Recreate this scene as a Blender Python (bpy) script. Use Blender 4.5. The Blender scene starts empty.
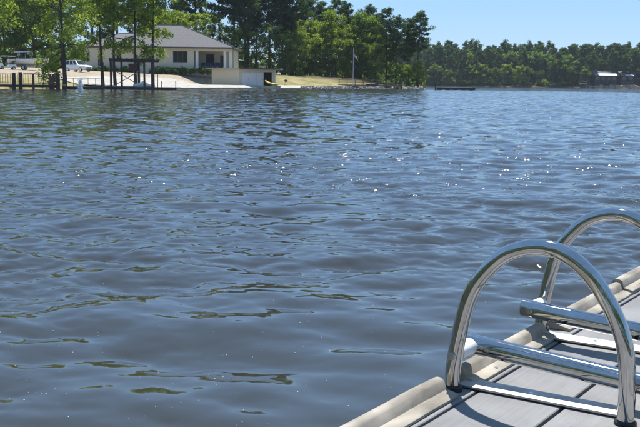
import bpy, bmesh, math, random
import numpy as np
from mathutils import Matrix, Vector
R = math.radians
random.seed(7)
rng = np.random.default_rng(11)
scene = bpy.context.scene
C = scene.collection

# ------------------------------------------------------------------ camera
CAM_Z = 1.18
F_PX = 930.0                       # focal length in pixels of the 640 px wide photograph
ROLL = math.atan(0.0115)
PITCH = math.atan((213.5 - 82.4) * math.cos(ROLL) / F_PX)
cr, sr, cp, sp = math.cos(ROLL), math.sin(ROLL), math.cos(PITCH), math.sin(PITCH)
right0, up0, fwd = Vector((1, 0, 0)), Vector((0, sp, cp)), Vector((0, cp, -sp))
cam_d = bpy.data.cameras.new('camera')
cam = bpy.data.objects.new('camera', cam_d)
C.objects.link(cam)
rx, uy = cr * right0 + sr * up0, -sr * right0 + cr * up0
mw = Matrix.Identity(4)
for i in range(3):
    mw[i][0], mw[i][1], mw[i][2] = rx[i], uy[i], -fwd[i]
mw[2][3] = CAM_Z
cam.matrix_world = mw
cam_d.sensor_width = 36
cam_d.lens = F_PX / 640 * 36
cam_d.clip_start, cam_d.clip_end = 0.05, 9000
scene.camera = cam

# ------------------------------------------------------------------ sky, sun, exposure
SUN_EL, SUN_AZ = R(63), R(10)      # azimuth clockwise from +Y (the view direction)
w = bpy.data.worlds.new('World')
scene.world = w
w.use_nodes = True
nt = w.node_tree
for n_ in list(nt.nodes):
    nt.nodes.remove(n_)
out = nt.nodes.new('ShaderNodeOutputWorld')
bg = nt.nodes.new('ShaderNodeBackground')
sky = nt.nodes.new('ShaderNodeTexSky')
sky.sky_type = 'NISHITA'
sky.sun_disc = False
sky.sun_elevation = SUN_EL
sky.sun_rotation = SUN_AZ
sky.air_density, sky.dust_density, sky.ozone_density = 0.95, 0.0, 8.0
bg.inputs['Strength'].default_value = 0.072
# faint high cirrus over the whole sky
tc = nt.nodes.new('ShaderNodeTexCoord')
mp = nt.nodes.new('ShaderNodeMapping')
mp.inputs['Scale'].default_value = (1.6, 1.6, 7.0)
cn = nt.nodes.new('ShaderNodeTexNoise')
cn.inputs['Scale'].default_value = 2.2
cn.inputs['Detail'].default_value = 6
ramp = nt.nodes.new('ShaderNodeMapRange')
ramp.inputs['From Min'].default_value, ramp.inputs['From Max'].default_value = 0.52, 0.85
ramp.inputs['To Min'].default_value, ramp.inputs['To Max'].default_value = 0.38, 0.52
mixc = nt.nodes.new('ShaderNodeMixRGB')
mixc.inputs['Color2'].default_value = (4.0, 7.2, 12.4, 1)
nt.links.new(tc.outputs['Generated'], mp.inputs['Vector'])
nt.links.new(mp.outputs['Vector'], cn.inputs['Vector'])
nt.links.new(cn.outputs['Fac'], ramp.inputs['Value'])
nt.links.new(ramp.outputs['Result'], mixc.inputs['Fac'])
nt.links.new(sky.outputs['Color'], mixc.inputs['Color1'])
nt.links.new(mixc.outputs['Color'], bg.inputs['Color'])
nt.links.new(bg.outputs['Background'], out.inputs['Surface'])

sun_d = bpy.data.lights.new('sun', 'SUN')
sun_d.energy = 5.0
sun_d.angle = R(0.53)
sun_d.color = (1.0, 0.955, 0.89)
sun = bpy.data.objects.new('sun', sun_d)
C.objects.link(sun)
sdir = Vector((math.sin(SUN_AZ) * math.cos(SUN_EL), math.cos(SUN_AZ) * math.cos(SUN_EL), math.sin(SUN_EL)))
sun.rotation_euler = sdir.to_track_quat('Z', 'Y').to_euler()
sun.location = (0, 0, 60)

vs = scene.view_settings
vs.view_transform = 'Standard'
vs.look = 'None'
vs.exposure = 0.57
vs.gamma = 1.0
vs.use_curve_mapping = False
cy = scene.cycles
cy.max_bounces = 6
cy.diffuse_bounces = 2
cy.glossy_bounces = 3
cy.transmission_bounces = 4
cy.transparent_max_bounces = 6
cy.volume_bounces = 0
cy.sample_clamp_indirect = 6
cy.use_denoising = True
cy.use_adaptive_sampling = True
cy.adaptive_threshold = 0.02

# ------------------------------------------------------------------ pixel helpers (photo pixels -> directions)
def ray(x, y):
    u, v = x - 320.0, 213.5 - y
    u2, v2 = u * cr - v * sr, u * sr + v * cr
    a, b, c_ = u2 / F_PX, 1.0, v2 / F_PX
    return a, b * cp + c_ * sp, -b * sp + c_ * cp
def at(px, py, d):
    a, b, c_ = ray(px, py)
    return Vector((a / b * d, d, CAM_Z + c_ / b * d))
def xat(px, d, py=84):
    a, b, c_ = ray(px, py)
    return a / b * d

# ------------------------------------------------------------------ object helpers
def link(name, me, parent=None, loc=None):
    o = bpy.data.objects.new(name, me)
    C.objects.link(o)
    if parent is not None:
        o.parent = parent
    if loc is not None:
        o.location = loc
    return o
def tag(o, label=None, cat=None, group=None, kind=None):
    if label: o['label'] = label
    if cat: o['category'] = cat
    if group: o['group'] = group
    if kind: o['kind'] = kind
    return o
def thing(name, label, cat, loc=(0, 0, 0), rz=0.0, group=None):
    o = bpy.data.objects.new(name, None)
    o.empty_display_size = 0.2
    C.objects.link(o)
    o.location = loc
    o.rotation_euler = (0, 0, rz)
    return tag(o, label, cat, group)
def copy_tree(o, parent=None):
    c = o.copy()
    C.objects.link(c)
    c.parent = parent
    for ch in list(o.children):
        copy_tree(ch, c)
    return c

class MB:
    """collects shapes, builds one mesh object"""
    def __init__(s):
        s.v, s.f = [], []
    def add(s, verts, faces):
        b = len(s.v)
        s.v += [tuple(p) for p in verts]
        s.f += [tuple(b + i for i in q) for q in faces]
        return s
    def box(s, x0, x1, y0, y1, z0, z1):
        return s.add([(x0, y0, z0), (x1, y0, z0), (x1, y1, z0), (x0, y1, z0), (x0, y0, z1), (x1, y0, z1), (x1, y1, z1), (x0, y1, z1)],
                     [(3, 2, 1, 0), (4, 5, 6, 7), (0, 1, 5, 4), (1, 2, 6, 5), (2, 3, 7, 6), (3, 0, 4, 7)])
    def bar(s, p, q, r0, r1=None, n=8, cap=True):
        return s.tube([p, q], [r0, r0 if r1 is None else r1], n, cap)
    def tube(s, pts, rad, n=10, cap=True):
        pts = [Vector(p) for p in pts]
        if not isinstance(rad, (list, tuple)):
            rad = [rad] * len(pts)
        vs_, fs = [], []
        prev = None
        for i, p in enumerate(pts):
            t = (pts[min(i + 1, len(pts) - 1)] - pts[max(i - 1, 0)]).normalized()
            if prev is None:
                a = Vector((0, 0, 1)) if abs(t.z) < 0.9 else Vector((1, 0, 0))
                x = t.cross(a).normalized()
            else:
                x = (prev - t * prev.dot(t)).normalized()
            prev = x
            y = t.cross(x)
            for k in range(n):
                a = 2 * math.pi * k / n
                vs_.append(p + (x * math.cos(a) + y * math.sin(a)) * rad[i])
        for i in range(len(pts) - 1):
            for k in range(n):
                k2 = (k + 1) % n
                fs.append((i * n + k, i * n + k2, (i + 1) * n + k2, (i + 1) * n + k))
        if cap:
            fs.append(tuple(range(n))[::-1])
            fs.append(tuple((len(pts) - 1) * n + k for k in range(n)))
        return s.add(vs_, fs)
    def prism(s, prof, x0, x1, axis='x'):
        """profile of (a,b) extruded along an axis"""
        n = len(prof)
        def P(x, a, b):
            return {'x': (x, a, b), 'y': (a, x, b), 'z': (a, b, x)}[axis]
        vs_ = [P(x0, a, b) for a, b in prof] + [P(x1, a, b) for a, b in prof]
        fs = [tuple(range(n))[::-1], tuple(range(n, 2 * n))] + [(i, (i + 1) % n, n + (i + 1) % n, n + i) for i in range(n)]
        return s.add(vs_, fs)
    def loft(s, sections, cap=True):
        n = len(sections[0])
        vs_ = [p for sec in sections for p in sec]
        fs = []
        for i in range(len(sections) - 1):
            for k in range(n):
                k2 = (k + 1) % n
                fs.append((i * n + k, i * n + k2, (i + 1) * n + k2, (i + 1) * n + k))
        if cap:
            fs += [tuple(range(n))[::-1], tuple((len(sections) - 1) * n + k for k in range(n))]
        return s.add(vs_, fs)
    def build(s, name, mat, parent=None, loc=None, smooth=False, bevel=0.0, segs=2):
        me = bpy.data.meshes.new(name)
        me.from_pydata(s.v, [], s.f)
        bm = bmesh.new()
        bm.from_mesh(me)
        bmesh.ops.recalc_face_normals(bm, faces=bm.faces)
        if bevel:
            ed = [e for e in bm.edges if len(e.link_faces) == 2 and e.calc_face_angle(0) > 0.5]
            bmesh.ops.bevel(bm, geom=ed, offset=bevel, segments=segs, affect='EDGES', profile=0.6, clamp_overlap=True)
        for f_ in bm.faces:
            f_.smooth = bool(smooth)
        if smooth:
            for e in bm.edges:
                if len(e.link_faces) == 2 and e.calc_face_angle(0) > 0.75:
                    e.smooth = False
        bm.to_mesh(me)
        bm.free()
        me.materials.append(mat)
        return link(name, me, parent, loc)

# ------------------------------------------------------------------ materials
def newmat(name):
    m = bpy.data.materials.new(name)
    m.use_nodes = True
    return m, m.node_tree.nodes, m.node_tree.links, m.node_tree.nodes['Principled BSDF']
def mat(name, col, rough=0.7, metal=0.0, var=0.18, scale=6.0, bump=0.0, spec=0.4, stretch=None, detail=4, coords='Object'):
    """plain surface with a little procedural colour variation and relief"""
    m, N, L, b = newmat(name)
    b.inputs['Roughness'].default_value = rough
    b.inputs['Metallic'].default_value = metal
    b.inputs['Specular IOR Level'].default_value = spec
    t = N.new('ShaderNodeTexCoord')
    mp_ = N.new('ShaderNodeMapping')
    if stretch:
        mp_.inputs['Scale'].default_value = stretch
    no = N.new('ShaderNodeTexNoise')
    no.inputs['Scale'].default_value = scale
    no.inputs['Detail'].default_value = detail
    cr_ = N.new('ShaderNodeValToRGB')
    cr_.color_ramp.elements[0].position, cr_.color_ramp.elements[1].position = 0.3, 0.7
    cr_.color_ramp.elements[0].color = (*[c * (1 - var) for c in col], 1)
    cr_.color_ramp.elements[1].color = (*[min(1, c * (1 + var)) for c in col], 1)
    L.new(t.outputs[coords], mp_.inputs['Vector'])
    L.new(mp_.outputs['Vector'], no.inputs['Vector'])
    L.new(no.outputs['Fac'], cr_.inputs['Fac'])
    L.new(cr_.outputs['Color'], b.inputs['Base Color'])
    if bump:
        bp = N.new('ShaderNodeBump')
        bp.inputs['Distance'].default_value = bump
        bp.inputs['Strength'].default_value = 0.6
        L.new(no.outputs['Fac'], bp.inputs['Height'])
        L.new(bp.outputs['Normal'], b.inputs['Normal'])
    return m
def leafmat(name, c0, c1, trans=0.42, ysel=0.35):
    m, N, L, b = newmat(name)
    N.remove(b)
    o = N['Material Output']
    at_ = N.new('ShaderNodeAttribute')
    at_.attribute_name = 'tint'
    oi = N.new('ShaderNodeObjectInfo')
    ad = N.new('ShaderNodeMath')
    ad.operation = 'MULTIPLY_ADD'
    ad.inputs[1].default_value = ysel
    L.new(oi.outputs['Random'], ad.inputs[0])
    L.new(at_.outputs['Fac'], ad.inputs[2])
    mx = N.new('ShaderNodeMixRGB')
    mx.inputs['Color1'].default_value = (*c0, 1)
    mx.inputs['Color2'].default_value = (*c1, 1)
    L.new(ad.outputs[0], mx.inputs['Fac'])
    d = N.new('ShaderNodeBsdfDiffuse')
    tr = N.new('ShaderNodeBsdfTranslucent')
    sc_ = N.new('ShaderNodeMixRGB')
    sc_.blend_type = 'MULTIPLY'
    sc_.inputs['Fac'].default_value = 1
    sc_.inputs['Color2'].default_value = (1.25, 1.3, 0.6, 1)
    L.new(mx.outputs['Color'], d.inputs['Color'])
    L.new(mx.outputs['Color'], sc_.inputs['Color1'])
    L.new(sc_.outputs['Color'], tr.inputs['Color'])
    ms = N.new('ShaderNodeMixShader')
    ms.inputs['Fac'].default_value = trans
    L.new(d.outputs[0], ms.inputs[1])
    L.new(tr.outputs[0], ms.inputs[2])
    L.new(ms.outputs[0], o.inputs['Surface'])
    return m

M = {}
M['leaf_bright'] = leafmat('leaf_bright', (0.095, 0.160, 0.042), (0.32, 0.385, 0.10), 0.60)
M['leaf_mid'] = leafmat('leaf_mid', (0.065, 0.122, 0.044), (0.21, 0.285, 0.085), 0.54)
M['needle'] = leafmat('needle', (0.042, 0.085, 0.046), (0.115, 0.175, 0.072), 0.45)
M['bark'] = mat('bark', (0.085, 0.068, 0.055), 0.9, var=0.4, scale=9, bump=0.02, stretch=(3, 3, 0.5))
M['pine_bark'] = mat('pine_bark', (0.10, 0.070, 0.050), 0.9, var=0.4, scale=7, bump=0.02, stretch=(3, 3, 0.6))
M['concrete'] = mat('concrete', (0.37, 0.345, 0.295), 0.85, var=0.2, scale=0.8, bump=0.004)
M['stucco'] = mat('stucco', (0.62, 0.545, 0.40), 0.85, var=0.06, scale=2.5, bump=0.004)
M['shingle'] = mat('shingle', (0.125, 0.122, 0.120), 0.85, var=0.22, scale=3.0, bump=0.01, stretch=(1, 1, 4))
M['trim'] = mat('trim', (0.70, 0.67, 0.60), 0.6, var=0.05)
M['dark_trim'] = mat('dark_trim', (0.07, 0.065, 0.06), 0.6, var=0.2)
M['glass_dark'] = mat('glass_dark', (0.018, 0.022, 0.027), 0.06, var=0.2, spec=0.6)
M['opening_shade'] = mat('opening_shade', (0.045, 0.04, 0.036), 0.9, var=0.2)  # near-black that stands for the shade inside the boathouse
M['wood_dark'] = mat('wood_dark', (0.075, 0.052, 0.042), 0.8, var=0.35, scale=4, bump=0.004, stretch=(0.4, 4, 4))
M['wood_red'] = mat('wood_red', (0.15, 0.070, 0.055), 0.75, var=0.3, scale=4, bump=0.004, stretch=(0.4, 4, 4))
M['wood_brown'] = mat('wood_brown', (0.20, 0.145, 0.095), 0.8, var=0.3, scale=4, bump=0.004, stretch=(0.4, 4, 4))
M['wood_grey'] = mat('wood_grey', (0.34, 0.32, 0.29), 0.8, var=0.2, scale=4, bump=0.003, stretch=(0.4, 4, 4))
M['white_paint'] = mat('white_paint', (0.80, 0.80, 0.79), 0.25, var=0.03, spec=0.5)
M['door_white'] = mat('door_white', (0.66, 0.65, 0.63), 0.5, var=0.05)
M['navy'] = mat('navy', (0.022, 0.035, 0.10), 0.75, var=0.2)
M['black'] = mat('black', (0.022, 0.022, 0.024), 0.55, var=0.3)
M['rubber'] = mat('rubber', (0.02, 0.02, 0.021), 0.8, var=0.3)
M['chrome'] = mat('chrome', (0.62, 0.62, 0.63), 0.22, 1.0, var=0.05)
M['alu_grey'] = mat('alu_grey', (0.42, 0.42, 0.42), 0.4, 0.8, var=0.1)
M['yellow'] = mat('yellow', (0.78, 0.52, 0.03), 0.4, var=0.08)
M['rock'] = mat('rock', (0.34, 0.315, 0.28), 0.9, var=0.3, scale=1.5, bump=0.03)
M['tan_rock'] = mat('tan_rock', (0.40, 0.30, 0.21), 0.9, var=0.3, scale=0.6, bump=0.03)
M['spray'] = mat('spray', (0.86, 0.88, 0.90), 0.35, var=0.04)  # white of the droplets that stand in for a glint
M['lamp_clear'] = mat('lamp_clear', (0.55, 0.56, 0.58), 0.15, var=0.05, spec=0.7)
M['lamp_red'] = mat('lamp_red', (0.30, 0.02, 0.015), 0.25, var=0.1)
M['blue_cover'] = mat('blue_cover', (0.05, 0.075, 0.16), 0.7, var=0.2)
M['white_roof'] = mat('white_roof', (0.62, 0.63, 0.65), 0.5, var=0.06)
M['house_dark'] = mat('house_dark', (0.09, 0.085, 0.085), 0.8, var=0.2)
M['house_grey'] = mat('house_grey', (0.30, 0.31, 0.32), 0.8, var=0.1)
M['vinyl'] = mat('vinyl', (0.31, 0.28, 0.23), 0.85, var=0.42, scale=9, bump=0.002, detail=10, stretch=(1.0, 2.5, 2.5))
M['nylon'] = mat('nylon', (0.82, 0.82, 0.80), 0.4, var=0.03)

def deckmat(seed):
    """weathered pale grey deck board: long grain streaks, faint grooves and stains"""
    m, N, L, b = newmat('deck_board_%d' % seed)
    t = N.new('ShaderNodeTexCoord')
    mp_ = N.new('ShaderNodeMapping')
    mp_.inputs['Scale'].default_value = (1.5, 45, 10)
    mp_.inputs['Location'].default_value = (seed * 3.7, seed * 1.3, 0)
    no = N.new('ShaderNodeTexNoise')
    no.inputs['Scale'].default_value = 3
    no.inputs['Detail'].default_value = 8
    no.inputs['Roughness'].default_value = 0.65
    n2 = N.new('ShaderNodeTexNoise')
    n2.inputs['Scale'].default_value = 5
    n2.inputs['Detail'].default_value = 6
    n3 = N.new('ShaderNodeTexNoise')
    n3.inputs['Scale'].default_value = 90
    n3.inputs['Detail'].default_value = 3
    L.new(t.outputs['Object'], mp_.inputs['Vector'])
    L.new(mp_.outputs['Vector'], no.inputs['Vector'])
    L.new(t.outputs['Object'], n2.inputs['Vector'])
    L.new(t.outputs['Object'], n3.inputs['Vector'])
    c = N.new('ShaderNodeValToRGB')
    c.color_ramp.elements[0].position, c.color_ramp.elements[1].position = 0.28, 0.62
    g = 0.245 + 0.018 * ((seed * 7) % 3 - 1)
    c.color_ramp.elements[0].color = (g * 0.84, g * 0.84, g * 0.83, 1)
    c.color_ramp.elements[1].color = (g, g * 1.01, g * 1.02, 1)
    L.new(no.outputs['Fac'], c.inputs['Fac'])
    st = N.new('ShaderNodeMapRange')
    st.inputs['From Min'].default_value, st.inputs['From Max'].default_value = 0.38, 0.62
    st.inputs['To Min'].default_value, st.inputs['To Max'].default_value = 0.80, 1.05
    L.new(n2.outputs['Fac'], st.inputs['Value'])
    mu = N.new('ShaderNodeMixRGB')
    mu.blend_type = 'MULTIPLY'
    mu.inputs['Fac'].default_value = 1
    L.new(c.outputs['Color'], mu.inputs['Color1'])
    L.new(st.outputs['Result'], mu.inputs['Color2'])
    sp_ = N.new('ShaderNodeMapRange')
    sp_.inputs['From Min'].default_value, sp_.inputs['From Max'].default_value = 0.30, 0.36
    sp_.inputs['To Min'].default_value, sp_.inputs['To Max'].default_value = 0.75, 1.0
    L.new(n3.outputs['Fac'], sp_.inputs['Value'])
    mu2 = N.new('ShaderNodeMixRGB')
    mu2.blend_type = 'MULTIPLY'
    mu2.inputs['Fac'].default_value = 1
    L.new(mu.outputs['Color'], mu2.inputs['Color1'])
    L.new(sp_.outputs['Result'], mu2.inputs['Color2'])
    L.new(mu2.outputs['Color'], b.inputs['Base Color'])
    b.inputs['Roughness'].default_value = 0.72
    b.inputs['Specular IOR Level'].default_value = 0.3
    bp = N.new('ShaderNodeBump')
    bp.inputs['Distance'].default_value = 0.0006
    bp.inputs['Strength'].default_value = 0.7
    L.new(no.outputs['Fac'], bp.inputs['Height'])
    L.new(bp.outputs['Normal'], b.inputs['Normal'])
    return m

def steelmat(name, rough, smudge):
    m, N, L, b = newmat(name)
    b.inputs['Metallic'].default_value = 1
    t = N.new('ShaderNodeTexCoord')
    no = N.new('ShaderNodeTexNoise')
    no.inputs['Scale'].default_value = 22
    no.inputs['Detail'].default_value = 7
    no.inputs['Roughness'].default_value = 0.7
    L.new(t.outputs['Object'], no.inputs['Vector'])
    mr = N.new('ShaderNodeMapRange')
    mr.inputs['From Min'].default_value, mr.inputs['From Max'].default_value = 0.35, 0.75
    mr.inputs['To Min'].default_value, mr.inputs['To Max'].default_value = rough, rough + smudge
    L.new(no.outputs['Fac'], mr.inputs['Value'])
    L.new(mr.outputs['Result'], b.inputs['Roughness'])
    c = N.new('ShaderNodeValToRGB')
    c.color_ramp.elements[0].position, c.color_ramp.elements[1].position = 0.35, 0.72
    c.color_ramp.elements[0].color = (0.58, 0.575, 0.56, 1)
    c.color_ramp.elements[1].color = (0.43, 0.415, 0.385, 1)
    L.new(no.outputs['Fac'], c.inputs['Fac'])
    L.new(c.outputs['Color'], b.inputs['Base Color'])
    return m
M['steel'] = steelmat('steel', 0.015, 0.11)
M['plate'] = steelmat('plate', 0.50, 0.22)

# ================================================================== LARGE STRUCTURE
# ------------------------------------------------------------------ terrain
PEN = np.array([(-420, -400), (260, -400), (200, -70), (80, -42), (30, -22), (-6, -19), (-36, -10), (-56, 22), (-64, 58), (-55, 90), (-37, 109.5), (-32, 115), (-26, 119), (-20.5, 135), (-13.8, 153), (-4, 167.5),
                (5.4, 178), (14, 186), (21, 192), (24, 202), (18, 222), (8, 250), (-20, 300), (-420, 340)], float)
FAR = np.array([(-900, 700), (-60, 640), (0, 560), (40, 500), (84, 478), (140, 470), (185, 462), (260, 430), (420, 380), (900, 330)], float)
def seg_dist(P, poly, closed):
    best = np.full(len(P), 1e9)
    n = len(poly)
    for i in range(n if closed else n - 1):
        a, b = poly[i], poly[(i + 1) % n]
        ab = b - a
        t = np.clip(((P - a) @ ab) / (ab @ ab), 0, 1)
        best = np.minimum(best, np.hypot(*(P - a - t[:, None] * ab).T))
    return best
def inside(P, poly):
    x, y = P[:, 0], P[:, 1]
    r = np.zeros(len(P), bool)
    j = len(poly) - 1
    for i in range(len(poly)):
        xi, yi = poly[i]
        xj, yj = poly[j]
        r ^= ((yi > y) != (yj > y)) & (x < (xj - xi) * (y - yi) / (yj - yi + 1e-12) + xi)
        j = i
    return r
def sst(a, b, x):
    t = np.clip((x - a) / (b - a), 0, 1)
    return t * t * (3 - 2 * t)
SHED_C = np.array([-13.8, 163.5])
def height(P):
    P = np.atleast_2d(np.asarray(P, float))
    d = seg_dist(P, PEN, True)
    ins = inside(P, PEN)
    left = sst(-18, -30, P[:, 0])
    zl = 0.30 + 2.1 * sst(1, 24, d) + 1.05 * sst(20, 46, d)
    zr = 0.40 + 2.15 * sst(2, 20, d)
    z = zl * left + zr * (1 - left)
    pad = sst(-26, -20.5, P[:, 0]) * sst(-3, -7, P[:, 0]) * sst(169.5, 166.5, P[:, 1])
    z = z * (1 - pad) + 0.5 * pad
    z += 0.06 * np.sin(P[:, 0] * 0.7 + 1) * np.sin(P[:, 1] * 0.5) * sst(2, 8, d) * (1 - pad)
    z = z * sst(0.2, 1.5, d) - 0.5 * sst(1.4, 0.0, d)
    zp = np.where(ins, z, -1.3 * sst(0, 3, d) - 0.5)
    df = P[:, 1] - np.interp(P[:, 0], FAR[:, 0], FAR[:, 1])
    zf = np.where(df > 0, 0.25 + 0.9 * sst(0, 5, df) + 7 * sst(5, 90, df) + 4 * sst(90, 600, df) + 1.2 * np.sin(P[:, 0] * 0.03) * sst(10, 60, df), -1.6 * sst(0, 8, -df) - 0.02)
    return np.maximum(zp, zf)
def hz(x, y):
    return float(height([(x, y)])[0])
def grid_axis(parts):
    a = []
    for lo, hi, st in parts:
        a += list(np.arange(lo, hi, st))
    a.append(parts[-1][1])
    return np.array(a)
gx = grid_axis([(-4000, -400, 300), (-400, -90, 20), (-90, 40, 1.5), (40, 300, 8), (300, 900, 60), (900, 4000, 400)])
gy = grid_axis([(-2500, -400, 300), (-400, -60, 40), (-60, 92, 4), (92, 215, 1.5), (215, 460, 12), (460, 580, 6), (580, 1200, 60), (1200, 6000, 400)])
GX, GY = np.meshgrid(gx, gy)
P2 = np.c_[GX.ravel(), GY.ravel()]
GZ = height(P2)
def mesh_np(name, co, quads, material, attrs=None, smooth=True):
    me = bpy.data.meshes.new(name)
    n, q = len(co), len(quads)
    me.vertices.add(n)
    me.vertices.foreach_set('co', np.asarray(co, np.float32).ravel())
    k = quads.shape[1]
    me.loops.add(q * k)
    me.loops.foreach_set('vertex_index', quads.ravel().astype(np.int32))
    me.polygons.add(q)
    me.polygons.foreach_set('loop_start', np.arange(0, q * k, k, dtype=np.int32))
    me.polygons.foreach_set('use_smooth', np.full(q, smooth, dtype=bool))
    for an, av in (attrs or {}).items():
        at_ = me.attributes.new(an, 'FLOAT', 'POINT')
        at_.data.foreach_set('value', np.asarray(av, np.float32))
    me.update(calc_edges=True)
    me.materials.append(material)
    return me
def grid_quads(nr, nc):
    i = np.arange(nr * nc).reshape(nr, nc)
    return np.stack([i[:-1, :-1], i[:-1, 1:], i[1:, 1:], i[1:, :-1]], -1).reshape(-1, 4)
# colour zones of the ground: dry lawn, sandy drive, forest floor
dP = seg_dist(P2, PEN, True)
inP = inside(P2, PEN)
sand = np.where(inP, np.maximum(sst(11, 16, dP) * sst(40, 30, dP) * sst(-24, -30, P2[:, 0]), sst(8, 12, dP) * sst(38, 32, dP) * sst(-40, -34, P2[:, 0]) * sst(-17, -20, P2[:, 0])), 0)
forest = np.where(inP, np.maximum(sst(186, 194, P2[:, 1] - 0.12 * (P2[:, 0] + 10)), sst(92, 84, P2[:, 1])), 1.0)
gm, N, L, b = newmat('ground')
b.inputs['Roughness'].default_value = 0.95
b.inputs['Specular IOR Level'].default_value = 0.1
tcn = N.new('ShaderNodeTexCoord')
na = N.new('ShaderNodeTexNoise'); na.inputs['Scale'].default_value = 0.5; na.inputs['Detail'].default_value = 6
nb = N.new('ShaderNodeTexNoise'); nb.inputs['Scale'].default_value = 3.5; nb.inputs['Detail'].default_value = 5
L.new(tcn.outputs['Object'], na.inputs['Vector']); L.new(tcn.outputs['Object'], nb.inputs['Vector'])
def rampn(src, e0, e1, p0=0.35, p1=0.65):
    c = N.new('ShaderNodeValToRGB')
    c.color_ramp.elements[0].position, c.color_ramp.elements[1].position = p0, p1
    c.color_ramp.elements[0].color, c.color_ramp.elements[1].color = (*e0, 1), (*e1, 1)
    L.new(src, c.inputs['Fac'])
    return c.outputs['Color']
lawn = rampn(na.outputs['Fac'], (0.17, 0.17, 0.062), (0.33, 0.27, 0.14))
sandc = rampn(nb.outputs['Fac'], (0.25, 0.205, 0.145), (0.42, 0.36, 0.27))
flo = rampn(nb.outputs['Fac'], (0.05, 0.05, 0.025), (0.12, 0.095, 0.05))
def mixn(a_, b_, an):
    at_ = N.new('ShaderNodeAttribute'); at_.attribute_name = an
    mx = N.new('ShaderNodeMixRGB')
    L.new(at_.outputs['Fac'], mx.inputs['Fac']); L.new(a_, mx.inputs['Color1']); L.new(b_, mx.inputs['Color2'])
    return mx.outputs['Color']
L.new(mixn(mixn(lawn, sandc, 'sand'), flo, 'forest'), b.inputs['Base Color'])
me = mesh_np('ground', np.c_[P2, GZ], grid_quads(len(gy), len(gx)), gm, {'sand': sand, 'forest': forest})
tag(link('ground', me), kind='structure')

# ------------------------------------------------------------------ lake
def band(N_, L_, seed, lam_lo, lam_hi, slope, spread, power, wind):
    g = np.random.default_rng(seed)
    k1 = 2 * np.pi * np.fft.fftfreq(N_, L_ / N_)
    kx, ky = np.meshgrid(k1, k1)
    k = np.hypot(kx, ky)
    k[0, 0] = 1e-6
    lam = 2 * np.pi / k
    S = k ** (-power) * (lam < lam_hi * 1.6) * (lam > lam_lo * 0.7)
    S *= np.exp(-np.maximum(0, np.log(lam / lam_hi)) ** 2 * 6) * np.exp(-np.maximum(0, np.log(lam_lo / lam)) ** 2 * 12)
    th = np.arctan2(ky, kx) - wind
    S *= np.abs(np.cos(th)) ** spread * np.where(np.cos(th) > 0, 1, 0.15) + 0.02
    S[0, 0] = 0
    H = (g.normal(size=k.shape) + 1j * g.normal(size=k.shape)) * np.sqrt(S)
    h = np.real(np.fft.ifft2(H))
    sx = np.real(np.fft.ifft2(1j * kx * H)); sy = np.real(np.fft.ifft2(1j * ky * H))
    sc_ = slope / math.sqrt((sx ** 2 + sy ** 2).mean())
    dx = np.real(np.fft.ifft2(-1j * kx / k * H)); dy = np.real(np.fft.ifft2(-1j * ky / k * H))
    return np.stack([h, dx, dy], -1) * sc_
def sample(T, L_, X, Y, ang, off):
    N_ = T.shape[0]
    c, s = math.cos(ang), math.sin(ang)
    u = ((X * c + Y * s) + off) / L_ * N_
    v = ((-X * s + Y * c) + off * 0.37) / L_ * N_
    i0, j0 = np.floor(u).astype(int), np.floor(v).astype(int)
    fu, fv = (u - i0)[..., None], (v - j0)[..., None]
    i0 %= N_; j0 %= N_
    i1, j1 = (i0 + 1) % N_, (j0 + 1) % N_
    r = T[j0, i0] * (1 - fu) * (1 - fv) + T[j0, i1] * fu * (1 - fv) + T[j1, i0] * (1 - fu) * fv + T[j1, i1] * fu * fv
    dx, dy = r[..., 1].copy(), r[..., 2].copy()
    r[..., 1], r[..., 2] = dx * c - dy * s, dx * s + dy * c
    return r
WIND = R(-97)                         # waves run towards the dock
BANDS = [(256, 19.0, 3, 0.62, 1.55, 0.056, 3.5, 3.3, R(4), 3.1, 0.9),
         (256, 13.3, 5, 0.38, 0.90, 0.088, 2.4, 3.2, R(-13), 9.7, 0.9),
         (256, 6.1, 8, 0.14, 0.40, 0.118, 2.0, 3.0, R(9), 1.7, 0.7),
         (256, 2.3, 13, 0.055, 0.20, 0.060, 1.4, 3.0, R(-21), 5.3, 0.3)]
TILES = [band(*bd[:8], WIND) for bd in BANDS]
def water_patch(rr, ang):
    AN, RR = np.meshgrid(np.radians(ang), rr)
    X, Y = RR * np.sin(AN), RR * np.cos(AN)
    DR = np.repeat(np.gradient(rr)[:, None], len(ang), 1)
    waves = np.zeros(X.shape + (3,))
    fw = []
    for T, bd in zip(TILES, BANDS):
        lo, hi = bd[3], bd[4]
        wgt = sst(0.7 * lo, 0.45 * lo, DR)
        gust = 1.0
        if hi < 0.7:
            gust = 0.75 + 0.5 * np.sin(X * 0.9 + 1.3 * np.sin(Y * 0.5)) * np.sin(Y * 0.7 + np.sin(X * 0.4) * 1.7 + 2.0)
            gust = gust * (0.62 + 0.6 * sst(3.5, 9.0, RR))         # calmer in the lee of the dock
        waves += sample(T, bd[1], X, Y, bd[8], bd[9]) * (wgt * gust)[..., None] * np.array([1.0, bd[10], bd[10]])
        fw.append((1 - wgt).ravel())
    co = np.stack([X + waves[..., 1], Y + waves[..., 2], waves[..., 0]], -1).reshape(-1, 3)
    return co, grid_quads(*X.shape), (0.5 * (fw[0] + fw[1]), fw[2], fw[3])
coarse_l, coarse_r = np.arange(-180, -24, 3.0), np.arange(24, 180.1, 3.0)
rr = [0.25]
while rr[-1] < 25:
    r_ = rr[-1]
    rr.append(r_ + max(0.022 if r_ > 2.2 else 0.12, 0.00032 * r_ * r_))
p1 = water_patch(np.array(rr), np.r_[coarse_l, np.arange(-24, 24, 0.085), coarse_r])
rf = [rr[-1]]
while rf[-1] < 180:
    rf.append(rf[-1] + 0.19)
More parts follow.
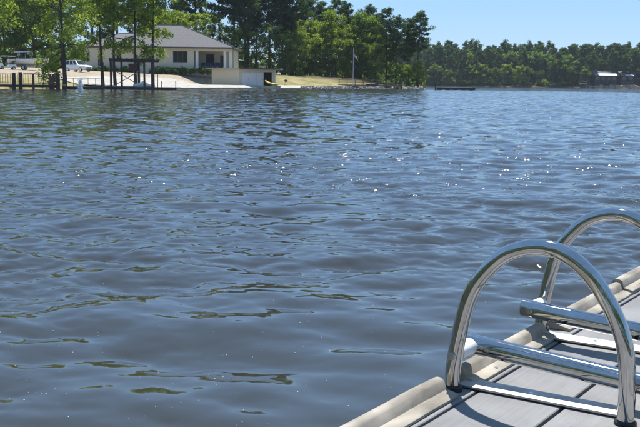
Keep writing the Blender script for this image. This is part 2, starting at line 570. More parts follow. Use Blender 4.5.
p2 = water_patch(np.array(rf), np.r_[coarse_l, np.arange(-24, 24, 0.24), coarse_r])
rg = [rf[-1]]
while rg[-1] < 5000:
    rg.append(rg[-1] * 1.05)
p3 = water_patch(np.array(rg), np.r_[coarse_l, np.arange(-24, 24, 1.0), coarse_r])
co, qd, fr, base = [], [], [[], [], []], 0
for c_, q_, f_ in (p1, p2, p3):
    co.append(c_); qd.append(q_ + base); base += len(c_)
    for k in range(3): fr[k].append(f_[k])
wm, N, L, b = newmat('lake_water')
b.inputs['Base Color'].default_value = (0.034, 0.034, 0.025, 1)
b.inputs['Roughness'].default_value = 0.035
b.inputs['IOR'].default_value = 1.62
b.inputs['Specular IOR Level'].default_value = 0.5
tcn = N.new('ShaderNodeTexCoord')
geo = N.new('ShaderNodeNewGeometry')
nrm_out = geo.outputs['Normal']
# ripples finer than the mesh: the surface normal is tilted by noise of the right wavelength
for (sc_, st, rot, amp, an) in ((0.9, (0.55, 1, 1), R(5), 0.50, 'far0'), (2.6, (0.65, 1, 1), R(-9), 0.38, 'far1'), (8.0, (0.8, 1, 1), R(12), 0.12, 'far2')):
    mp_ = N.new('ShaderNodeMapping')
    mp_.inputs['Scale'].default_value = st
    mp_.inputs['Rotation'].default_value = (0, 0, rot)
    L.new(tcn.outputs['Object'], mp_.inputs['Vector'])
    n_ = N.new('ShaderNodeTexNoise')
    n_.inputs['Scale'].default_value = sc_
    n_.inputs['Detail'].default_value = 2.0
    L.new(mp_.outputs['Vector'], n_.inputs['Vector'])
    sb = N.new('ShaderNodeVectorMath'); sb.operation = 'SUBTRACT'
    sb.inputs[1].default_value = (0.5, 0.5, 0.5)
    L.new(n_.outputs['Color'], sb.inputs[0])
    ml = N.new('ShaderNodeVectorMath'); ml.operation = 'MULTIPLY'
    ml.inputs[1].default_value = (amp * 0.7, amp, 0)
    L.new(sb.outputs[0], ml.inputs[0])
    at_ = N.new('ShaderNodeAttribute'); at_.attribute_name = an
    sl = N.new('ShaderNodeVectorMath'); sl.operation = 'SCALE'
    L.new(ml.outputs[0], sl.inputs[0]); L.new(at_.outputs['Fac'], sl.inputs['Scale'])
    ad = N.new('ShaderNodeVectorMath'); ad.operation = 'ADD'
    L.new(nrm_out, ad.inputs[0]); L.new(sl.outputs[0], ad.inputs[1])
    nrm_out = ad.outputs[0]
# sparse cat's-paw ripples: small steep facets that catch the sun here and there
pn = N.new('ShaderNodeTexNoise'); pn.inputs['Scale'].default_value = 4.2; pn.inputs['Detail'].default_value = 3.0
pm = N.new('ShaderNodeMapRange'); pm.inputs['From Min'].default_value = 0.565; pm.inputs['From Max'].default_value = 0.64
L.new(tcn.outputs['Object'], pn.inputs['Vector']); L.new(pn.outputs['Fac'], pm.inputs['Value'])
fn = N.new('ShaderNodeTexNoise'); fn.inputs['Scale'].default_value = 34.0; fn.inputs['Detail'].default_value = 1.0
L.new(tcn.outputs['Object'], fn.inputs['Vector'])
sb = N.new('ShaderNodeVectorMath'); sb.operation = 'SUBTRACT'; sb.inputs[1].default_value = (0.5, 0.5, 0.5)
ml = N.new('ShaderNodeVectorMath'); ml.operation = 'MULTIPLY'; ml.inputs[1].default_value = (1.5, 2.8, 0)
sl = N.new('ShaderNodeVectorMath'); sl.operation = 'SCALE'
ad = N.new('ShaderNodeVectorMath'); ad.operation = 'ADD'
fa = N.new('ShaderNodeAttribute'); fa.attribute_name = 'far2'
pmm = N.new('ShaderNodeMath'); pmm.operation = 'MULTIPLY'
L.new(pm.outputs['Result'], pmm.inputs[0]); L.new(fa.outputs['Fac'], pmm.inputs[1])
L.new(fn.outputs['Color'], sb.inputs[0]); L.new(sb.outputs[0], ml.inputs[0]); L.new(ml.outputs[0], sl.inputs[0]); L.new(pmm.outputs[0], sl.inputs['Scale'])
L.new(nrm_out, ad.inputs[0]); L.new(sl.outputs[0], ad.inputs[1])
nrm_out = ad.outputs[0]
nz = N.new('ShaderNodeVectorMath'); nz.operation = 'NORMALIZE'
L.new(nrm_out, nz.inputs[0])
L.new(nz.outputs[0], b.inputs['Normal'])
rg2 = N.new('ShaderNodeMath'); rg2.operation = 'MULTIPLY_ADD'; rg2.inputs[1].default_value = 0.07; rg2.inputs[2].default_value = 0.035
L.new(pmm.outputs[0], rg2.inputs[0]); L.new(rg2.outputs[0], b.inputs['Roughness'])
me = mesh_np('lake', np.concatenate(co), np.concatenate(qd), wm, {'far%d' % k: np.concatenate(fr[k]) for k in range(3)})
tag(link('lake', me), kind='structure')
# specks of pollen drifting on the near water
pc_ = p1[0]
rad_ = np.hypot(pc_[:, 0], pc_[:, 1]); azs = np.degrees(np.arctan2(pc_[:, 0], pc_[:, 1]))
cand = np.where((rad_ > 2.9) & (rad_ < 7.5) & (np.abs(azs) < 23))[0]
sel = rng.choice(cand, 420, replace=False)
hexa = np.array([(math.cos(k_ * math.pi / 3), math.sin(k_ * math.pi / 3), 0.0) for k_ in range(6)])
sz_ = 0.0012 + 0.0016 * rng.random(420) ** 2
vv = (pc_[sel][:, None, :] + np.array([0, 0, 0.0025]) + hexa[None] * sz_[:, None, None]).reshape(-1, 3)
pol = mesh_np('pollen_specks', vv, np.arange(420 * 6).reshape(-1, 6), mat('pollen', (0.55, 0.55, 0.45), 0.8, var=0.1))
tag(link('pollen_specks', pol), 'tiny pale specks of pollen drifting on the near water', 'pollen', kind='stuff')

# ------------------------------------------------------------------ concrete apron and seawall by the boathouse
SHORE = [(-29.5, 116.9), (-26, 119), (-20.5, 135), (-13.8, 153), (-4, 167.5), (2.0, 174.3)]
def along(poly, step):
    pts = []
    for a, b_ in zip(poly[:-1], poly[1:]):
        a, b_ = np.array(a), np.array(b_)
        n = max(1, int(np.hypot(*(b_ - a)) / step))
        pts += [a + (b_ - a) * i / n for i in range(n)]
    return pts + [np.array(poly[-1])]
sp_ = along(SHORE[1:], 1.0)
rows = []
for i, p in enumerate(sp_):
    t = sp_[min(i + 1, len(sp_) - 1)] - sp_[max(i - 1, 0)]
    t /= np.hypot(*t)
    nrm = np.array([-t[1], t[0]])
    wdt = np.interp(p[1], [119, 124, 146, 153, 158, 172, 175], [4, 13, 16, 14, 6, 4, 2.5])
    rows.append([p + nrm * (0.15 + wdt * k / 10) for k in range(11)])
rp = np.array(rows).reshape(-1, 2)
rz_ = height(rp) + 0.06
offs = np.tile(np.arange(11) / 10.0, len(sp_)) * np.repeat([np.interp(p[1], [119, 124, 146, 153, 158, 172, 175], [4, 13, 16, 14, 6, 4, 2.5]) for p in sp_], 11)
rz_ = np.maximum(rz_, 0.20 + 0.35 * sst(0, 4, offs))
me = mesh_np('driveway', np.c_[rp, rz_], grid_quads(len(sp_), 11), M['concrete'])
tag(link('driveway', me), kind='structure')
mb = MB()
sec = []
for i, p in enumerate(sp_):
    t = sp_[min(i + 1, len(sp_) - 1)] - sp_[max(i - 1, 0)]
    t /= np.hypot(*t)
    nrm = np.array([-t[1], t[0]])
    a, c = p - nrm * 0.18, p + nrm * 0.17
    sec.append([(a[0], a[1], -1.2), (c[0], c[1], -1.2), (c[0], c[1], 0.215), (a[0], a[1], 0.215)])
mb.loft(sec)
o = mb.build('seawall', M['concrete'], bevel=0.02)
tag(o, 'low pale concrete seawall along the lake in front of the boathouse', 'seawall')

# ------------------------------------------------------------------ trees
def leaf_mesh(name, centres, radii, n_per, size, mat_, flat=0.0, needle=False, seed=0):
    """clumps of small leaf faces spread through the crown's volume"""
    g = np.random.default_rng(seed)
    C_, R_ = np.asarray(centres, float), np.asarray(radii, float)
    idx = np.repeat(np.arange(len(C_)), n_per)
    n = len(idx)
    d = g.normal(size=(n, 3)); d /= np.linalg.norm(d, axis=1)[:, None]
    rad = g.random(n) ** 0.45
    pos = C_[idx] + d * (rad * R_[idx])[:, None] * np.array([1, 1, 1 - flat])
    nr = d * 0.5 + g.normal(size=(n, 3)) * 0.8 + np.array([0, 0, 0.45])
    nr /= np.linalg.norm(nr, axis=1)[:, None]
    tmp = g.normal(size=(n, 3))
    a = np.cross(nr, tmp); a /= np.linalg.norm(a, axis=1)[:, None]
    b_ = np.cross(nr, a)
    sz = size * (0.6 + 0.8 * g.random(n))[:, None]
    asp = 0.42 if needle else 0.62
    p0, p1_, p2_, p3_ = pos - a * sz, pos - b_ * sz * asp + nr * sz * 0.15, pos + a * sz, pos + b_ * sz * asp + nr * sz * 0.15
    co_ = np.stack([p0, p1_, p2_, p3_], 1).reshape(-1, 3)
    clump_t = g.random(len(C_)) ** 1.6 * 0.8
    tint = np.repeat(np.clip(clump_t[idx] + g.random(n) * 0.35 - 0.12, 0, 1), 4)
    return mesh_np(name, co_, np.arange(4 * n).reshape(-1, 4), mat_, {'tint': tint}, smooth=False)
def broadleaf(name, H, crown_lo, rx_, seed, leafm, size, n_per, nlimb=22, lean=0.4, skirt=0.0, low=()):
    r = random.Random(seed)
    mb = MB()
    tr = (H * 0.011 + 0.02) if len(low) < 4 else 0.30
    pts, rad = [], []
    for i in range(7):
        f_ = i / 6
        pts.append(Vector((lean * math.sin(f_ * 2.2 + seed), lean * math.cos(f_ * 1.7 + seed * 2), H * 0.9 * f_)) if i else Vector((0, 0, -0.3)))
        rad.append(tr * (1.25 if i == 0 else 1) * (1 - 0.86 * f_))
    pts[0].x, pts[0].y = pts[1].x * 0.3, pts[1].y * 0.3
    mb.tube(pts, rad, 8)
    cen, rd = [], []
    for k in range(nlimb):
        f_ = crown_lo + (0.97 - crown_lo) * ((k + r.random()) / nlimb)
        j = min(5, int(f_ / 0.9 * 6))
        tt = min(1, f_ / 0.9 * 6 - j)
        base = pts[j].lerp(pts[j + 1], tt)
        prof = math.sin(math.pi * (0.12 + 0.84 * (f_ - crown_lo) / (1 - crown_lo))) ** 0.7
        az_ = k * 2.4 + r.uniform(-0.5, 0.5)
        ln = rx_ * prof * r.uniform(0.65, 1.12)
        up_ = r.uniform(0.05, 0.55) * ln
        if f_ < crown_lo + 0.2: up_ -= skirt * ln
        tip = base + Vector((math.cos(az_) * ln, math.sin(az_) * ln, up_))
        mid = base.lerp(tip, 0.5) + Vector((0, 0, 0.12 * ln))
        mb.tube([base, mid, tip], [tr * 0.32 * (1.1 - f_) + 0.025, tr * 0.2 * (1.1 - f_) + 0.02, 0.012], 5, False)
        for q in (0.45, 0.72, 0.98):
            c_ = base.lerp(tip, q) + Vector((r.gauss(0, 0.22), r.gauss(0, 0.22), r.gauss(0.15, 0.2))) * rx_ * 0.35
            cen.append(tuple(c_)); rd.append(rx_ * r.uniform(0.13, 0.30))
            if r.random() < 0.45:
                cen.append(tuple(c_ + Vector((r.gauss(0, 1), r.gauss(0, 1), r.gauss(-0.2, 0.6))) * rx_ * 0.2)); rd.append(rx_ * r.uniform(0.10, 0.2))
    for (dx_, dy_, dz_, zb) in low:              # low side limbs with hanging sprays
        base = Vector((0, 0, zb)); tip = Vector((dx_, dy_, dz_))
        mb.tube([base, base.lerp(tip, 0.5) + Vector((0, 0, 0.5)), tip], [0.09, 0.06, 0.015], 5, False)
        for q in (0.4, 0.55, 0.7, 0.85, 1.0):
            cen.append(tuple(base.lerp(tip, q) + Vector((r.gauss(0, .3), r.gauss(0, .3), 0.3 - 0.5 * q + r.gauss(0, .2))))); rd.append(r.uniform(0.5, 0.95))
    for k in range(4):
        cen.append(tuple(pts[-1] + Vector((r.gauss(0, 0.25) * rx_, r.gauss(0, 0.25) * rx_, r.uniform(-0.1, 0.1) * H)))); rd.append(rx_ * r.uniform(0.2, 0.3))
    tw = mb.build('trunk', M['bark'], smooth=True)
    lm = leaf_mesh(name, cen, rd, n_per, size, leafm, 0.15, False, seed)
    return finish_tree(name, tw, lm)
def pine(name, H, crown_lo, rx_, seed, size, n_per, nlimb=34):
    r = random.Random(seed)
    mb = MB()
    tr = H * 0.012 + 0.06
    pts = [Vector((0.012 * H * math.sin(i * 0.9 + seed) * (i / 7), 0.012 * H * math.cos(i * 1.1 + seed) * (i / 7), H * i / 7 - (0.3 if i == 0 else 0))) for i in range(8)]
    mb.tube(pts, [tr * (1 - 0.9 * i / 7) for i in range(8)], 7)
    cen, rd = [], []
    for k in range(nlimb):
        f_ = crown_lo + (1 - crown_lo) * ((k + r.random()) / nlimb)
        j = min(6, int(f_ * 7)); base = pts[j].lerp(pts[j + 1], min(1, f_ * 7 - j))
        g_ = (f_ - crown_lo) / (1 - crown_lo)
        prof = min(1, 0.45 + 1.6 * g_) * (1 - g_ ** 2.2) ** 0.8 + 0.12
        if r.random() < 0.18: prof *= 0.4
        az_ = k * 2.4 + r.uniform(-0.7, 0.7)
        ln = rx_ * prof * r.uniform(0.6, 1.15)
        tip = base + Vector((math.cos(az_) * ln, math.sin(az_) * ln, r.uniform(-0.05, 0.35) * ln))
        mb.tube([base, base.lerp(tip, 0.6) + Vector((0, 0, -0.05 * ln)), tip], [0.05 + 0.003 * H * (1 - f_), 0.035, 0.012], 5, False)
        for q in (0.5, 0.78, 1.0):
            cen.append(tuple(base.lerp(tip, q) + Vector((r.gauss(0, .1), r.gauss(0, .1), 0.06 + r.gauss(0, 0.08))) * rx_)); rd.append(rx_ * r.uniform(0.15, 0.30))
    tw = mb.build('trunk', M['pine_bark'], smooth=True)
    lm = leaf_mesh(name, cen, rd, n_per, size, M['needle'], 0.35, True, seed)
    return finish_tree(name, tw, lm)
def bush(name, H, rx_, seed, leafm, size, n_per):
    r = random.Random(seed)
    mb = MB()
    cen, rd = [], []
    for k in range(16):
        a_, q = r.uniform(0, 6.28), r.random() ** 0.6
        p = Vector((math.cos(a_) * rx_ * q, math.sin(a_) * rx_ * q, H * r.uniform(0.2, 0.85) * (1.05 - 0.5 * q)))
        mb.tube([(p.x * 0.15, p.y * 0.15, -0.15), p * 0.6, p], [0.045, 0.03, 0.01], 5, False)
        cen.append(tuple(p)); rd.append(min(rx_, H) * r.uniform(0.24, 0.42))
    tw = mb.build('stem', M['bark'])
    return finish_tree(name, tw, leaf_mesh(name, cen, rd, n_per, size, leafm, 0.1, False, seed))
def finish_tree(name, tw, lm):
    root = bpy.data.objects.new(name, None)
    tw.parent = root
    cw = bpy.data.objects.new('foliage' if tw.name.startswith('stem') else 'crown', lm)
    C.objects.link(cw)
    cw.parent = root
    root['proto_h'] = 1.0
    return root
used = {}
def plant(proto, x, y, rz, sc_, label, cat, group=None, sz=None, z=None):
    """first use places the prototype itself, later ones copy it with its parts"""
    if proto.name in used:
        o = copy_tree(proto)
    else:
        used[proto.name] = 1
        C.objects.link(proto)
        o = proto
    o.location = (x, y, (hz(x, y) if z is None else z) - 0.05)
    o.rotation_euler = (0, 0, rz)
    o.scale = (sc_, sc_, sz or sc_)
    for k in ('label', 'category', 'group', 'proto_h'):
        if k in o: del o[k]
    return tag(o, label, cat, group)

# five tall broadleaf trees along the near bank
SHORE_T = [  # px, distance, height, crown_lo, crown radius, seed, label
    (63.5, 113.5, 17.5, 0.36, 4.4, 21, 'tall broadleaf tree with thick dark trunk beside the end of the red railed dock'),
    (103.5, 122, 17, 0.47, 3.8, 22, 'slender leaning broadleaf tree on the bank between the white car and the boat shelter'),
    (116, 125, 18.5, 0.47, 3.9, 23, 'straight dark trunked tree behind the left end of the boat shelter'),
    (136, 126.5, 17.5, 0.44, 3.9, 24, 'leafy tree rising behind the middle of the boat shelter'),
    (154.5, 127.5, 18.0, 0.42, 3.8, 25, 'broadleaf tree behind the right post of the boat shelter'),
    (-14, 119, 18.0, 0.40, 5.6, 26, 'tall spreading tree on the bank above the red railed dock'),
]
for px, d, H, lo, cr_x, sd, lab in SHORE_T:
    p = broadleaf('shore_tree', H, lo, cr_x, sd, M['leaf_bright'], 0.145, 62, 24, 0.35, 0.25, ((-2.6, 0.2, 2.6, 5.0), (-2.2, -1.0, 3.4, 5.8), (-3.4, 0.8, 4.4, 6.4), (-1.6, 0.6, 2.0, 4.2), (2.6, -0.5, 5.0, 6.6)) if sd == 21 else ((2.0, -0.6, 4.6 + 0.5 * (sd % 2), 6.4), (-1.9, 0.7, 5.2 - 0.6 * (sd % 2), 6.8)))
    plant(p, xat(px, d), d, 0.3 * sd, 1.0, lab, 'tree', 'broadleaf trees along the near bank')

BR = [broadleaf('broadleaf_tree', 14, 0.10, 4.3, 40 + k, M['leaf_bright' if k < 3 else 'leaf_mid'], 0.18, 66, 26, 0.5, 0.3) for k in range(5)]
PI_ = [pine('pine_tree', 20, 0.36 + 0.07 * (k % 3), 3.6, 60 + k, 0.20, 80, 36) for k in range(4)]
BU = [bush('bush', 2.0, 1.5, 80 + k, M['leaf_mid' if k else 'leaf_bright'], 0.13, 75) for k in range(3)]

def row(px0, px1, d, step, kinds, hrange, label, group, seed, jit=3.0):
    """a row of trees on the peninsula, from photo column px0 to px1 at distance d"""
    r = random.Random(seed)
    px = px0
    while px <= px1:
        dd = (d(px) if callable(d) else d) + r.uniform(-jit, jit)
        k = r.choice(kinds)
        H = r.uniform(*hrange)
        base, h0 = (PI_[k], 20.0) if k >= 0 else (BR[-k - 1], 14.0)
        x = xat(px, dd)
        plant(base, x, dd, r.uniform(0, 6.28), H / h0 * r.uniform(0.9, 1.1), LAB[(label, k >= 0)], 'tree', GRP[(label, k >= 0)], H / h0)
        px += step * r.uniform(0.7, 1.3)
LAB = {('left', False): 'broadleaf tree shading the drive behind the golf cart and trailer boat', ('roof', False): 'short broadleaf tree directly behind the grey house roof',
       ('front', False): 'low broadleaf tree at the lawn edge of the wood behind the flagpole', ('tip', True): 'tall dark pine at the tip of the point above the wooden pier',
       ('back', True): 'pine deep at the back of the wood behind the flagpole', ('side', False): 'small broadleaf tree at the foot of the tall pines behind the boathouse', ('gable', False): 'broadleaf tree rising behind the left wing of the cream house', ('gable', True): 'pine rising behind the left wing of the cream house',
       ('house', True): 'tall dark pine in the wood behind the cream house', ('house', False): 'green broadleaf tree in the wood behind the cream house',
       ('point', True): 'dark pine in the wood behind the boathouse and flagpole', ('point', False): 'bright green broadleaf tree in the wood behind the boathouse and flagpole'}
GRP = {('left', False): 'trees behind the boat and car', ('roof', False): 'short trees behind the house roof', ('front', False): 'low trees along the lawn edge',
       ('tip', True): 'pines at the tip of the point', ('back', True): 'pines at the back of the point wood', ('side', False): 'small trees behind the boathouse', ('gable', False): 'broadleaf trees behind the left wing', ('gable', True): 'pines behind the left wing',
       ('house', True): 'pines behind the cream house', ('house', False): 'broadleaf trees behind the cream house',
       ('point', True): 'pines behind the flagpole', ('point', False): 'broadleaf trees behind the flagpole'}
# behind the house
row(-40, 75, 172, 20, [-1, -2, -4, -5], (14, 18), 'left', '', 1)
row(-50, 250, 205, 24, [0, 1, 2, 3, -4, -5], (19, 25), 'house', '', 2, 6)
row(92, 160, 196, 24, [-1, -3, -2, 0], (12.5, 17), 'gable', '', 3)
row(165, 238, 194, 19, [-2, -1, -3, -5], (9.5, 12.5), 'roof', '', 4)
# behind the boathouse and out to the point
row(234, 292, lambda p: 201 + (p - 240) * 0.1, 11, [0, 1, 2, 3], (19, 24), 'point', '', 5)
row(240, 300, 197, 13, [-5, -4, -2], (8, 11), 'side', '', 6, 2)
row(285, 388, lambda p: 219, 11, [0, 1, 2, 3], (14.5, 18), 'point', '', 7, 5)
row(296, 384, lambda p: 206, 14, [-1, -2, -3, -3, -4], (10.5, 15), 'point', '', 8, 2.5)
row(290, 395, lambda p: 202.5, 16, [-5, -4, -2], (5, 8.5), 'front', '', 9, 1.5)
row(386, 424, lambda p: 203 + (p - 386) * 0.05, 10, [0, 1, 2, 3], (14, 17.5), 'tip', '', 10, 2)
row(300, 415, lambda p: 232, 12, [0, 2, 3], (13, 17), 'back', '', 12, 6)
for px, d, H in ((409, 198, 4.6), (417, 199.5, 5.5), (400, 199, 4.2), (422, 201, 3.5)):
    plant(BR[0], xat(px, d), d, px, H / 14 * 1.1, 'low bright green tree at the tip of the wooded point', 'tree', 'low trees at the tip of the point', H / 14)

# far shore wood
FBR = [broadleaf('far_broadleaf_tree', 13, 0.04, 5.0, 140 + k, M['leaf_bright' if k == 0 else 'leaf_mid'], 0.34, 40, 22, 0.5, 0.3) for k in range(3)]
FPI = [pine('far_pine_tree', 19, 0.12 + 0.07 * k, 4.6, 160 + k, 0.40, 46, 34) for k in range(3)]
r = random.Random(5)
def fy(x):
    return float(np.interp(x, FAR[:, 0], FAR[:, 1]))
for off, step, hr, pick in ((6, 5.2, (6.5, 11), 'b'), (13, 4.6, (11.5, 18), 'p'), (24, 4.4, (13, 19.5), 'p'), (40, 4.6, (13, 19), 'p'), (60, 5.0, (14, 18), 'p')):
    x = 28.0
    while x < 225:
        y = fy(x) + off + r.uniform(-3, 3)
        bl = (r.random() < (0.75 if pick == 'b' else 0.2))
        H = r.uniform(*hr) * (1.07 if not bl else 0.95)
        # keep the clearing in front of the lake house open
        pxx = 320 + x / y * F_PX
        if not (pick == 'b' and (592 < pxx < 640)):
            pr, h0 = (r.choice(FBR), 13.0) if bl else (r.choice(FPI), 19.0)
            plant(pr, x, y, r.uniform(0, 6.28), H / h0 * r.uniform(0.9, 1.15),
                  ('rounded broadleaf tree along the water in front of the far pines' if pick == 'b' else 'broadleaf tree among the tall pines of the far wood') if bl else
                  ('short pine along the water edge of the far wood' if pick == 'b' else 'tall pine in the front rank of the far wood' if off < 20 else 'tall pine whose top forms the skyline of the far wood'), 'tree',
                  ('waterside broadleaf trees on the far shore' if pick == 'b' else 'broadleaf trees among the far pines') if bl else
                  ('short waterside pines on the far shore' if pick == 'b' else 'front pines on the far shore' if off < 20 else 'skyline pines on the far shore'), H / h0)
        x += step * r.uniform(0.65, 1.35)
for k in range(46):
    x = r.uniform(36, 200)
    y = fy(x) + r.uniform(2.2, 4.5)
    pxx = 320 + x / y * F_PX
    if 588 < pxx < 640: continue
    plant(BU[k % 3], x, y, r.uniform(0, 6.28), r.uniform(0.9, 1.9), 'low green bush at the water line of the far shore', 'bush', 'bushes along the far shore')

# undergrowth deep in the woods, behind the trees one can tell apart
def thicket(name, pts, hr, rad, size, leafm, seed, label):
    g = np.random.default_rng(seed)
    cen = np.array([(x, y, hz(x, y) + g.uniform(*hr)) for x, y in pts])
    o = link(name, leaf_mesh(name, cen, g.uniform(rad * 0.7, rad * 1.3, len(cen)), 34, size, leafm, 0.0, False, seed))
    return tag(o, label, 'undergrowth', kind='stuff')
g = np.random.default_rng(77)
pts = [(xat(p_, y_), y_) for p_, y_ in zip(g.uniform(-70, 415, 620), g.uniform(212, 236, 620)) if p_ < 380 or y_ < 228]
thicket('undergrowth', pts, (0.2, 5.0), 1.7, 0.34, M['leaf_mid'], 5, 'dark leafy undergrowth deep between the trunks on the point')
pts = [(x_, fy(x_) + o_) for x_, o_ in zip(g.uniform(20, 235, 900), g.uniform(16, 75, 900))]
sh = along([(30, -22), (-6, -19), (-36, -10), (-56, 22), (-64, 58), (-57, 84)], 0.16)  # banks out of view, their wood added for dark reflections in the steel
pts = []
for p_ in sh:
    q_ = p_ + (p_ - np.array([0.0, 40.0])) / np.hypot(*(p_ - np.array([0.0, 40.0]))) * g.uniform(3, 16)
    pts.append((q_[0], q_[1]))
thicket('cove_wood', pts, (0.3, 15.0), 1.9, 0.5, M['leaf_mid'], 9, 'unseen leafy wood along the bank of the cove behind the dock')
pts = [(x_, fy(x_) + o_) for x_, o_ in zip(g.uniform(20, 235, 900), g.uniform(16, 75, 900))]
thicket('far_undergrowth', pts, (0.2, 9.0), 2.6, 0.6, M['leaf_mid'], 6, 'dark leafy undergrowth filling the far shore wood')

# ================================================================== THE NEAR DOCK AND ITS LADDER
DECK_Z = 0.5
A0 = Vector((0.3007, 2.0115, DECK_Z))          # foot of the ladder's near outer leg
AZ_D, AZ_L = R(35.0), R(31.8)                  # azimuth of the dock edge, and of the ladder fixed to it
# dock frame: local x along the edge (away from camera), local y outwards over the water, so inboard is -y
dock = thing('dock', 'pale grey plank dock with a cream bumper along its lakeside edge', 'dock', A0, R(90) - AZ_D)
S0, S1 = -23.0, 5.4
bw, gap, th = 0.183, 0.009, 0.032
def board_mesh(length, width, chamf=0.002):
    mb = MB()
    prof = [(-width / 2, -th), (width / 2, -th), (width / 2, -chamf), (width / 2 - chamf, 0), (-width / 2 + chamf, 0), (-width / 2, -chamf)]
    return mb.prism(prof, -length / 2, length / 2, 'x')
DM = [deckmat(k) for k in range(4)]
def mk_board(t0, t1, k, s0=S0, s1=S1):
    o = board_mesh(s1 - s0, t1 - t0).build('board', DM[k % 4], dock, ((s0 + s1) / 2, -(t0 + t1) / 2, 0.0))
    return o
mk_board(-0.030, 0.046, 1)
t = 0.046 + gap
k = 0
joints = [1.9, 0.0, 2.6, -0.9, 1.3, 3.0, -0.4, 2.2, 0.7, 1.6, 3.2, -1.4, 2.0]
while t < 2.35:
    j = joints[k % len(joints)] if k not in (1,) else 2.9
    mk_board(t, t + bw, k, S0, j - 0.002)
    mk_board(t, t + bw, k + 2, j + 0.002, S1)
    t += bw + gap
    k += 1
T_END = t
# stringers, fascia and piles below the boards
for q in range(24):
    x = S0 + 0.25 + q * (S1 - S0 - 0.5) / 23
    MB().box(x - 0.03, x + 0.03, -T_END + 0.05, -0.02, -0.19, -th - 0.002).build('joist', M['wood_brown'], dock)
MB().box(S0, S1, 0.0, 0.028, -0.24, -th - 0.003).build('fascia', M['wood_grey'], dock)
for x in (-19.0, -15.0, -11.0, -7.0, -3.4, -0.8, 2.2, S1 - 0.4):
    MB().tube([(x, -0.16, -2.6), (x, -0.16, -0.20)], 0.09, 12).build('pile', M['wood_brown'], dock, smooth=True)
    MB().tube([(x, -T_END + 0.2, -2.6), (x, -T_END + 0.2, -0.20)], 0.09, 12).build('pile', M['wood_brown'], dock, smooth=True)
# cream vinyl bumper: a round nose over the edge and a flat flange on the edge board
def bumper(s0, s1, lift=0.0, fat=1.0):
    prof = []
    rb = 0.0185 * fat
    cy_, cz_ = 0.016, 0.0195 + lift
    for a in range(-100, 141, 16):
        prof.append((cy_ + rb * math.cos(R(a)), cz_ + rb * math.sin(R(a))))
    prof += [(-0.006, 0.0135 + lift), (-0.014, 0.0125 + lift), (-0.033, 0.0085 + lift), (-0.036, 0.0065 + lift), (-0.036, 0.0012)]
    mb = MB()
    n = max(2, int((s1 - s0) / 0.05))
    rr_ = random.Random(int(s0 * 1000))
    secs = []
    for i in range(n + 1):
        x = s0 + (s1 - s0) * i / n
        wob = rr_.gauss(0, 0.00025)
        squeeze = 0.97 if i in (0, n) else 1.0
        secs.append([(x, cy_ + (y - cy_) * squeeze + wob, z * squeeze + max(0, wob)) for y, z in prof])
    mb.loft(secs)
    o = mb.build('bumper', M['vinyl'], dock, smooth=True)
    for x in np.arange(s0 + 0.12, s1 - 0.05, 0.3):
        MB().tube([(x, -0.024, 0.0085 + lift), (x, -0.024, 0.0125 + lift)], 0.0045, 8).build('screw', M['chrome'], o, smooth=True)
bumper(S0, -0.036)
bumper(0.062, 0.555)
bumper(0.645, 1.215)
bumper(1.222, S1, 0.006, 1.22)

# ---------------------------------------------------------------- flip-up ladder lying folded back on the dock
lad = thing('dock_ladder', 'polished steel flip up ladder with two arched handrails folded back onto the dock', 'ladder', A0, R(90) - AZ_L)
# local x: away along the edge, local -y: inboard (t), z up
ARCH = [(0.0, -0.62), (0.0, -0.3), (0.0, 0.0), (0.005, 0.08), (0.019, 0.16), (0.036, 0.222), (0.063, 0.270), (0.113, 0.321), (0.175, 0.3435), (0.235, 0.338), (0.289, 0.303),
        (0.334, 0.246), (0.362, 0.190), (0.376, 0.138), (0.381, 0.07), (0.381, 0.004)]
def smooth_path(pts, sub=6):
    P = [Vector(p) for p in pts]
    outp = []
    for i in range(len(P) - 1):
        p0, p1_, p2_, p3_ = P[max(i - 1, 0)], P[i], P[i + 1], P[min(i + 2, len(P) - 1)]
        for k in range(sub):
            u = k / sub
            outp.append(0.5 * ((2 * p1_) + (-p0 + p2_) * u + (2 * p0 - 5 * p1_ + 4 * p2_ - p3_) * u * u + (-p0 + 3 * p1_ - 3 * p2_ + p3_) * u ** 3))
    return outp + [P[-1]]
SP = 0.605
RT = 0.0172
